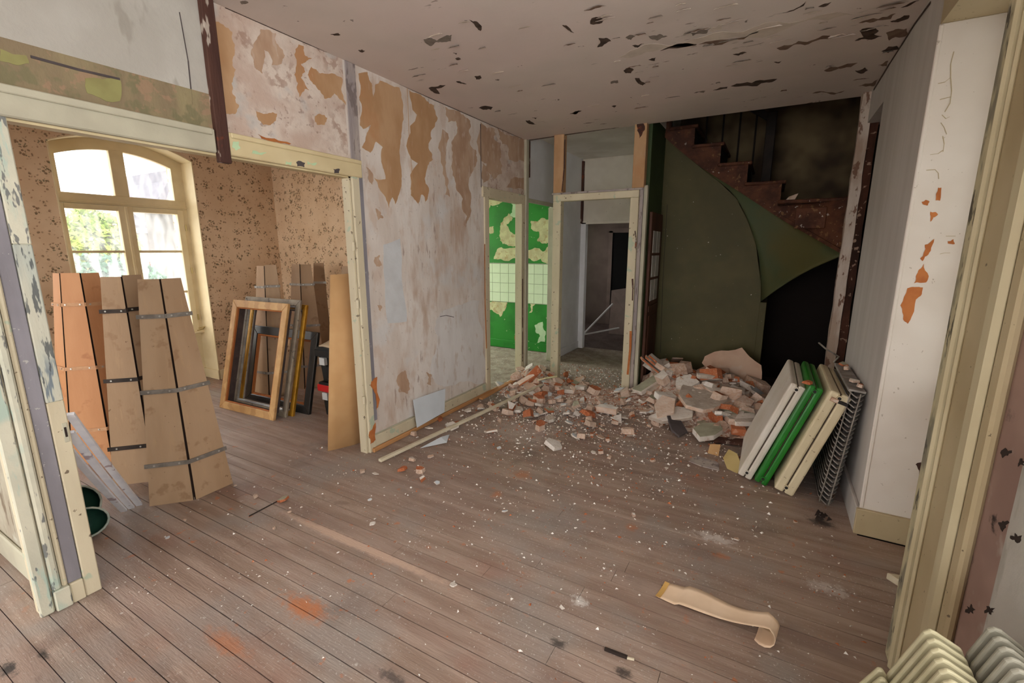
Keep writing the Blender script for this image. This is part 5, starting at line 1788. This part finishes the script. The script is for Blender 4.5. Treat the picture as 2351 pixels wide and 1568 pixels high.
for i in range(170):
    while True:
        x, y_ = rr.gauss(-.42, .48), rr.gauss(4.72, .42)
        if -1.15 < x < .42 and 3.95 < y_ < 5.6 and not (x > -.12 and y_ < 4.35) and rr.random() < mound(x, y_) * 7 + .15:
            break
    put(wk(5, 4, 3), x, y_, rr.choice([.07, .09, .11, .13, .16, .20, .26]), .5, 'heapR')
for i in range(75):
    while True:
        x, y_ = rr.gauss(-2.3, .26), rr.gauss(4.65, .32)
        if -2.6 < x < -1.7 and 3.6 < y_ < 5.5 and not (x < -2.15 and 5.0 < y_ < 5.15):
            break
    put(wk(3, 5, 4), x, y_, rr.choice([.07, .09, .11, .14, .17]), .6, 'heapL')
for i in range(120):
    while True:
        x, y_ = rr.gauss(-1.65, .45), rr.gauss(4.25, .46)
        if -2.5 < x < -.7 and 3.0 < y_ < 4.98:
            break
    put(wk(4, 6, 4), x, y_, rr.choice([.05, .06, .08, .10, .13, .16]), .4, 'mid')
for (u, v_, k, s_) in [(1125, 997, 'flake', .16), (1165, 952, 'brick', .15), (1240, 985, 'brick', .13), (1190, 945, 'slab', .13), (1225, 925, 'slab', .16), (1260, 945, 'slab', .12), (1300, 905, 'slab', .18),
                       (1355, 940, 'brick', .12), (1395, 940, 'slab', .19), (1430, 925, 'slab', .16), (1380, 1005, 'flake', .09), (1395, 1012, 'brick', .06), (1362, 1040, 'flake', .05), (1380, 1042, 'brick', .06),
                       (945, 1060, 'slab', .10), (925, 1080, 'brick', .08), (965, 1085, 'brick', .09), (970, 1105, 'brick', .06), (1003, 1110, 'flake', .06), (832, 1086, 'brick', .06), (862, 1088, 'flake', .06),
                       (588, 1143, 'brick', .05), (650, 1150, 'slab', .08), (665, 1178, 'brick', .03), (630, 1215, 'brick', .035), (855, 1203, 'flake', .05), (850, 1148, 'flake', .035), (990, 1050, 'flake', .06),
                       (1040, 1345, 'flake', .05), (1290, 1395, 'flake', .03), (1160, 1175, 'flake', .045), (1610, 985, 'slab', .14), (1445, 1000, 'flake', .06), (1500, 1060, 'brick', .05), (1530, 1075, 'flake', .04),
                       (1455, 1185, 'brick', .04), (1825, 1200, 'brick', .03), (1690, 1240, 'flake', .05), (1145, 1030, 'flake', .05), (905, 1000, 'flake', .07), (950, 1000, 'brick', .08), (985, 985, 'flake', .10), (1010, 965, 'brick', .08),
                       (1050, 975, 'brick', .07), (1075, 945, 'slab', .09), (1105, 940, 'brick', .07), (425, 1195, 'flake', .025), (385, 1235, 'flake', .03), (540, 1115, 'flake', .025)]:
    p = onZ(u, v_)
    z_ = 'near' if p.y < 3.2 else ('mid' if p.x < -.6 else 'heapR')
    put(k, p.x, p.y, s_, .25, z_)
# rubble lying on the radiators
for lab, (u, v_), yy, s_, me in (('orange brick lump resting on the green radiator', (1854, 880), 3.38, .065, KINDS_['brick'][0]), ('small brick bit on top of the finned radiator', (1965, 835), 3.8, .07, KINDS_['brick'][1]),
                                 ('dusty plaster bit on the finned radiator near the wall', (1985, 880), 3.45, .07, KINDS_['slab'][1]), ('reddish brick crumb at the edge of the finned radiator', (2000, 898), 3.33, .05, KINDS_['brick'][2]),
                                 ('pale plaster block at the back of the finned radiator', (1948, 838), 3.95, .07, KINDS_['slab'][2])):
    p = onY(u, v_, yy)
    if 'finned' in lab:
        p = Vector((.525 + (.012 if s_ < .06 else 0), yy, .785))
    o = bpy.data.objects.new('brick_fragment', me)
    col.objects.link(o)
    o.matrix_basis = Matrix.Translation(p) @ Matrix.Rotation(u, 4, 'Z') @ Matrix.Rotation(.2, 4, 'X') @ Matrix.Scale(s_, 4)
    tag(o, lab, 'rubble', 'rubble on the radiators')
o = B().tube([(.47, 3.98, .79), (.49, 3.95, .84), (.45, 3.9, .87), (.40, 3.9, .90), (.36, 3.95, .93)], .006, 6).obj('bent_pipe', 'strap_steel')
tag(o, 'thin bent pipe sticking up behind the finned radiator', 'pipe')

# ---- the large pieces of the heap
pk = [(1612, 832), (1618, 818), (1640, 808), (1672, 806), (1703, 799), (1709, 806), (1722, 820), (1748, 838), (1749, 868), (1700, 872), (1640, 858), (1622, 842)]
pts = [onY(u.x, u.y, 5.42) for u in frac(pk, .05, 1)]
pts = [Vector((p.x, 5.30 + (p.z) * .28, p.z)) for p in pts]
o = B().prism(pts, (0, .035, -.01), 0, 1).obj('plaster_slab', ['rubble_pinkplaster', 'brick_pink'])
tag(o, 'largest pinkish plaster slab leaning upright at the back of the heap', 'rubble', None, 'thing')


def bigslab(lab, pts_px, zz, slope, th, mats, name='plaster_slab'):
    base = [onZ(u, v_, zz) for u, v_ in pts_px]
    c = sum(base, Vector()) / len(base)
    pts_ = [Vector((p.x, p.y, zz + slope[0] * (p.x - c.x) + slope[1] * (p.y - c.y))) for p in base]
    nv = Vector((-slope[0], -slope[1], 1)).normalized()
    o_ = B().prism(pts_, -nv * th, 0, 1, 0)
    # prism: swept side faces use slot 1
    o_ = o_.obj(name, mats, None, .004)
    return tag(o_, lab, 'rubble', None, 'thing')


bigslab('wide flat grey plaster slab with a rusty spot in the middle of the heap', [(1558, 900), (1566, 884), (1592, 868), (1640, 862), (1684, 872), (1700, 884), (1684, 912), (1640, 926), (1616, 928), (1575, 918)], .235, (.0, .10), .04, ['rubble_grey', 'brick_pink'])
bigslab('beige plaster sheet lying behind the wide grey slab', [(1600, 846), (1640, 838), (1672, 842), (1676, 856), (1620, 860), (1596, 856)], .30, (.05, .15), .02, ['rubble_pinkplaster', 'rubble_pinkplaster'])
bigslab('pale plaster slab tilted beside the leaning radiator', [(1668, 938), (1700, 918), (1726, 924), (1752, 946), (1738, 962), (1690, 958)], .17, (.05, .15), .045, ['rubble_grey', 'rubble_plaster'])
bigslab('thick greenish grey slab at the front of the heap', [(1590, 982), (1612, 972), (1652, 974), (1660, 986), (1640, 996), (1606, 998)], .09, (.0, .1), .05, ['rubble_green', 'rubble_plaster'])
bigslab('dark slate-coloured slab tilted at the front of the heap', [(1530, 960), (1556, 958), (1580, 984), (1560, 994), (1542, 984)], .07, (-.22, .1), .02, ['rubble_dark', 'rubble_dark'])
bigslab('long white plaster strip in front of the wide grey slab', [(1488, 948), (1540, 938), (1592, 944), (1590, 958), (1520, 958)], .11, (.05, .2), .035, ['rubble_plaster', 'rubble_grey'])
bigslab('pinkish plaster plate left of the standing orange brick', [(1502, 926), (1520, 918), (1550, 926), (1548, 940), (1510, 942)], .16, (.1, .4), .03, ['brick_pink', 'brick_pink'])
bigslab('curled yellow paint sheet at the foot of the white radiator', [(1660, 1050), (1672, 1040), (1692, 1050), (1702, 1068), (1694, 1078), (1672, 1070)], .03, (.2, .3), .004, ['paint_yellow', 'paint_yellow'], 'paint_sheet')
bigslab('small curled tan paper scrap beside the yellow paint sheet', [(1624, 1036), (1630, 1024), (1654, 1028), (1650, 1042)], .02, (.1, .4), .004, ['cardboard', 'cardboard'], 'paper_scrap')
bigslab('grey split board lying flat in front of the heap', [(1580, 1058), (1600, 1046), (1650, 1062), (1652, 1080), (1610, 1070)], .008, (0, 0), .007, ['grey_stud', 'grey_stud'], 'wood_board')
bigslab('dark plank under the front edge of the heap', [(1630, 1000), (1720, 1008), (1714, 1020), (1640, 1012)], .03, (0, 0), .02, ['brown_post', 'brown_post'], 'wood_board')


def brickbar(lab, a, c, za_, zb_, w, h, mats=('rubble_plaster', 'brick')):
    p, q = onZ(a[0], a[1], za_), onZ(c[0], c[1], zb_)
    b_ = B().bar(p, q, w, h)
    b_.m = [1, 1, 0, 1, 0, 1]
    o_ = b_.obj('brick_slab', list(mats), None, .004)
    return tag(o_, lab, 'brick', 'broken brick slabs in the heap', 'thing')


# fan of brick slabs leaning at the door frame
for i, (a, c, z0_, z1_) in enumerate([((1472, 822), (1528, 868), .42, .20), ((1482, 818), (1540, 866), .43, .21), ((1492, 814), (1552, 866), .44, .22), ((1506, 826), (1566, 872), .38, .2)]):
    brickbar(['lowest orange brick slab of the fan leaning by the door frame', 'second brick slab from below in the leaning fan', 'third brick slab from below in the leaning fan', 'uppermost brick slab of the fan leaning by the door frame'][i], a, c, z0_, z1_, .11, .022)
brickbar('plaster-faced slab at the foot of the bare door frame', (1462, 900), (1512, 868), .10, .20, .13, .05, ('rubble_green', 'rubble_plaster'))
brickbar('second plaster-faced slab beside the one at the door frame', (1490, 902), (1518, 880), .10, .16, .08, .05, ('rubble_grey', 'brick_pink'))
brickbar('short thick slab with crumbling white end', (1506, 908), (1548, 912), .16, .14, .12, .06, ('rubble_plaster', 'rubble_plaster'))
brickbar('orange brick standing on end in the heap', (1556, 934), (1586, 908), .10, .22, .05, .05, ('brick', 'brick'))
brickbar('orange brick strip lying in front of the standing brick', (1560, 944), (1596, 936), .10, .11, .05, .04, ('brick', 'brick'))
brickbar('hollow plaster-edged slab behind the white radiator', (1668, 962), (1740, 974), .12, .08, .10, .05, ('rubble_plaster', 'brick_pink'))
brickbar('reddish brown brick in front of the heap', (1678, 986), (1712, 990), .06, .06, .10, .06, ('brick', 'brick'))
brickbar('narrow white slab on top of the wide grey slab', (1600, 862), (1652, 866), .33, .33, .07, .04, ('rubble_plaster', 'rubble_grey'))
brickbar('small triangular shard standing at the green wall', (1548, 838), (1556, 822), .20, .36, .12, .012, ('rubble_pinkplaster', 'rubble_pinkplaster'))
brickbar('white topped brick in the middle of the scattered rubble', (1372, 936), (1418, 944), .05, .05, .09, .06, ('rubble_plaster', 'brick_pink'))
brickbar('pale plaster block under the end door frame', (1244, 872), (1266, 866), .12, .20, .16, .02, ('rubble_plaster', 'kitchen_cream'))
brickbar('tilted pink brick plate in the doorway heap', (1190, 882), (1226, 860), .12, .22, .12, .02, ('brick_pink', 'brick'))
brickbar('dark red brick plate standing in the doorway heap', (1212, 872), (1238, 846), .14, .30, .03, .09, ('brick', 'brick'))

# ---- fine debris
rf = random.Random(5)
b = B()


def bit(x, y_, s_, mi, z_=0.0):
    q = [Vector((x + s_ * rf.uniform(.4, 1) * math.cos(a), y_ + s_ * rf.uniform(.4, 1) * math.sin(a), z_)) for a in (rf.uniform(0, 2), rf.uniform(2, 4), rf.uniform(4, 6.2))]
    q.append(Vector((x, y_, z_ + s_ * rf.uniform(.3, .9))))
    b.add(q, [(0, 1, 2), (0, 1, 3), (1, 2, 3), (0, 2, 3)], mi)


for i in range(11000):
    k = rf.random()
    if k < .45:
        x, y_ = rf.gauss(-1.75, .5), rf.gauss(4.2, .6)
    elif k < .62:
        x, y_ = rf.gauss(-.6, .45), rf.gauss(4.3, .55)
    elif k < .74:
        x, y_ = rf.uniform(-2.6, -1.25), rf.uniform(5.0, 5.9)
    elif k < .86:
        x, y_ = rf.gauss(-1.3, .8), rf.gauss(3.3, .7)
    else:
        x, y_ = rf.uniform(-3.2, .5), rf.triangular(.7, 3.2, 2.6)
    if not (-2.6 < x < .5 or (y_ < 2.3 and x > -3.3)) or y_ < .7 or y_ > 6:
        continue
    if y_ > 5.0 and x > -1.3:
        continue
    s_ = rf.choice([.003, .003, .004, .004, .005, .006, .008, .011, .016]) * (1.1 if y_ > 2.8 else .8)
    mi = rf.choices([0, 1, 2], (6, 3, 2))[0]
    bit(x, y_, s_, mi, max(mound(x, y_), 0) if y_ < 5.0 else 0)
for c_, sp, n_ in (((1640, 1235), .10, 60), ((1900, 1350), .10, 50), ((1330, 1380), .04, 16), ((1500, 1110), .12, 50), ((500, 1330), .25, 50), ((330, 1330), .12, 40), ((1050, 1200), .2, 40), ((820, 1300), .3, 40)):
    p = onZ(*c_)
    for i in range(n_):
        x, y_ = rf.gauss(p.x, sp), rf.gauss(p.y, sp * .7)
        if x > XP + .05 or y_ > .75:
            bit(x, y_, rf.choice([.003, .004, .005, .007]), rf.choices([0, 1], (6, 1))[0])
o = b.obj('plaster_crumbs', ['crumb_white', 'brick', 'rubble_plaster'])
tag(o, 'fine white and orange crumbs strewn over the floorboards', 'crumbs', kind='stuff')

# ---- litter in the room beyond the corridor
pn = [onY(1352, 690, 8.3), onY(1410, 670, 8.3), onY(1430, 740, 8.0), onY(1365, 762, 8.0)]
o = B().prism([(-2.62, 8.5, 0), (-2.0, 8.5, 0), (-1.92, 8.9, .95), (-2.72, 8.9, .80)], (0, .03, -.01)).obj('leaning_panel', 'panel_dark')
tag(o, 'grey brown panel leaning in the dim room beyond the corridor', 'panel')
a, c = onZ(1370, 757, .02), onZ(1438, 725, .02)
o = B().bar((a.x, 7.75, .06), (a.x + .62, 8.1, .20), .05, .02).obj('white_batten', 'white_stick', None, .003)
tag(o, 'white batten lying on the floor of the dim far room', 'batten')
o = B().bar((a.x + .02, 7.80, .05), (a.x + .45, 8.2, .62), .04, .02).obj('white_batten', 'white_stick', None, .003)
tag(o, 'slanting white edge strip propped on the far room panel', 'batten')
o = B().prism([(-2.05, 8.15, 0), (-1.75, 8.15, 0), (-1.85, 8.3, .62)], (0, .015, 0)).obj('leaning_panel', 'rubble_dark')
tag(o, 'dark triangular board propped next to the grey brown panel', 'panel')

# ================================================================== outside the window
st = B().box((-140, -80, -6.3), (-6.5, 120, -6)).obj('ground_outside', 'street')
struct(st, 'pale street below the arched window', 'ground')
hs_ = thing('house', 'pale house with slate roof seen through the right half of the arched window', 'house', (-32, 16, -6))
HX = -30.0


def hy(px_, py_):
    return onX(px_, py_, HX)


e0 = hy(312, 528)
pbox(hs_, 'wall', (HX - 8, e0.y, -6), (HX, e0.y + 9, e0.z), 'house_wall')
pbox(hs_, 'cornice', (HX, e0.y - .15, e0.z - .15), (HX + .25, e0.y + 9, e0.z + .1), 'house_trim')
B().prism([(HX + .3, e0.y - .2, e0.z + .1), (HX + .3, e0.y + 9, e0.z + .1), (HX - 3, e0.y + 9, onX(350, 486, HX - 3).z), (HX - 3, e0.y + .9, onX(350, 486, HX - 3).z)], (0, 0, .15)).obj('roof', 'house_roof', hs_)
for (u0, v0, u1, v1, nx_, nz_) in ((357, 552, 388, 598, 2, 3), (352, 490, 378, 514, 2, 2), (395, 560, 420, 600, 2, 3)):
    p, q = hy(u0, v1), hy(u1, v0)
    fx = HX + (.02 if v0 > 520 else -.4)
    w_ = pbox(hs_, 'window', (fx - .02, p.y, p.z), (fx + .06, q.y, q.z), 'house_trim')
    for i in range(nx_):
        for j in range(nz_):
            dy, dz = (q.y - p.y) / nx_, (q.z - p.z) / nz_
            pbox(w_, 'pane', (fx + .05, p.y + dy * (i + .14), p.z + dz * (j + .14)), (fx + .08, p.y + dy * (i + .86), p.z + dz * (j + .86)), 'house_pane')
p, q = hy(345, 518), hy(386, 484)
dm = pbox(hs_, 'dormer', (HX - 2.5, p.y, p.z), (HX - .45, q.y, q.z), 'house_wall')
p, q = hy(345, 622), hy(385, 600)
pbox(hs_, 'awning', (HX, p.y, p.z), (HX + .5, q.y, q.z), 'awning_red')
p, q = hy(330, 640), hy(410, 630)
pbox(hs_, 'balcony_ledge', (HX, p.y, p.z), (HX + .6, q.y, q.z), 'house_trim')
for k in range(8):
    yy = hy(330, 620).y + k * .16
    pbox(hs_, 'baluster', (HX + .5, yy, p.z), (HX + .54, yy + .03, p.z + .9), 'house_trim')

h2 = thing('house', 'taller gabled house peeking in at the right edge of the upper window pane', 'house', (-22, 11, -6))
HX2 = -22.0
g0, g1, g2 = onX(358, 452, HX2), onX(385, 418, HX2), onX(392, 392, HX2)
B().prism([(HX2, g0.y, g0.z - .2), (HX2, g1.y, g1.z), (HX2, g2.y, g2.z), (HX2, g2.y + 3, g2.z + .4), (HX2, g2.y + 3, -6), (HX2, g0.y + 1.2, -6), (HX2, g0.y + 1.2, g0.z - .2)], (-4, 0, 0)).obj('gable_wall', 'house_wall', h2)
B().prism([(HX2 + .1, g0.y - .1, g0.z - .25), (HX2 + .1, g1.y, g1.z + .05), (HX2 + .1, g2.y, g2.z + .05), (HX2 + .1, g2.y, g2.z - .15), (HX2 + .1, g1.y + .05, g1.z - .12), (HX2 + .1, g0.y + .2, g0.z - .35)], (-4.2, 0, 0)).obj('roof', 'house_roof', h2)


def tree(name, label, c, rad, n_, m_, seed, group=None, trunk=True):
    t_ = thing(name, label, 'tree', (c[0], c[1], -6), group)
    r = random.Random(seed)
    bq = B()
    for i in range(n_):
        while True:
            v = Vector((r.uniform(-1, 1), r.uniform(-1, 1), r.uniform(-1, 1)))
            if .3 < v.length < 1:
                break
        v = Vector((v.x * rad[0], v.y * rad[1], v.z * rad[2])) * (1 + .25 * mnoise.noise(v * 2.5))
        p_ = Vector(c) + v
        s_ = r.uniform(.09, .2)
        a_ = Vector((r.uniform(-1, 1), r.uniform(-1, 1), r.uniform(-1, 1))).normalized()
        b2 = a_.cross(Vector((r.uniform(-1, 1), r.uniform(-1, 1), r.uniform(-1, 1)))).normalized()
        bq.add([p_ - a_ * s_, p_ + b2 * s_ * .5, p_ + a_ * s_, p_ - b2 * s_ * .5], [(0, 1, 2, 3)])
    f_ = bq.obj('foliage', m_, t_)
    f_['kind'] = 'stuff'
    if trunk:
        B().tube([(c[0], c[1], -6), (c[0] + .1, c[1], c[2] - rad[2] * .3), (c[0], c[1] + .2, c[2] + rad[2] * .3)], .15, 8).obj('trunk', 'bark', t_)


tc_ = onX(218, 545, -24)
tree('tree', 'yellow-green leafy tree seen through the left half of the arched window', (-24, tc_.y, tc_.z - .3), (1.2, 1.35, 1.35), 5000, 'leaf_yellow', 3)
tc_ = onX(225, 625, -20)
tree('hedge', 'blue-green hedge below the yellow-green tree', (-20, tc_.y, tc_.z - 1.2), (.8, 2.4, 1.7), 6000, 'leaf_green', 4, None, False)
vv, ff = [], []
for i in range(41):
    yy = -20 + i * 2.2
    zt = onX(150, 486, -110).z + 1.5 * mnoise.noise(Vector((yy * .06, 0, 0))) * 4
    vv += [(-110, yy * 1.6 + 10, -6), (-110 - 12, yy * 1.6 + 10, zt)]
for i in range(40):
    ff.append((2 * i, 2 * i + 2, 2 * i + 3, 2 * i + 1))
hl = B().add(vv, ff).obj('hillside', 'hill')
struct(hl, 'hazy grey hillside behind the tree', 'hill')
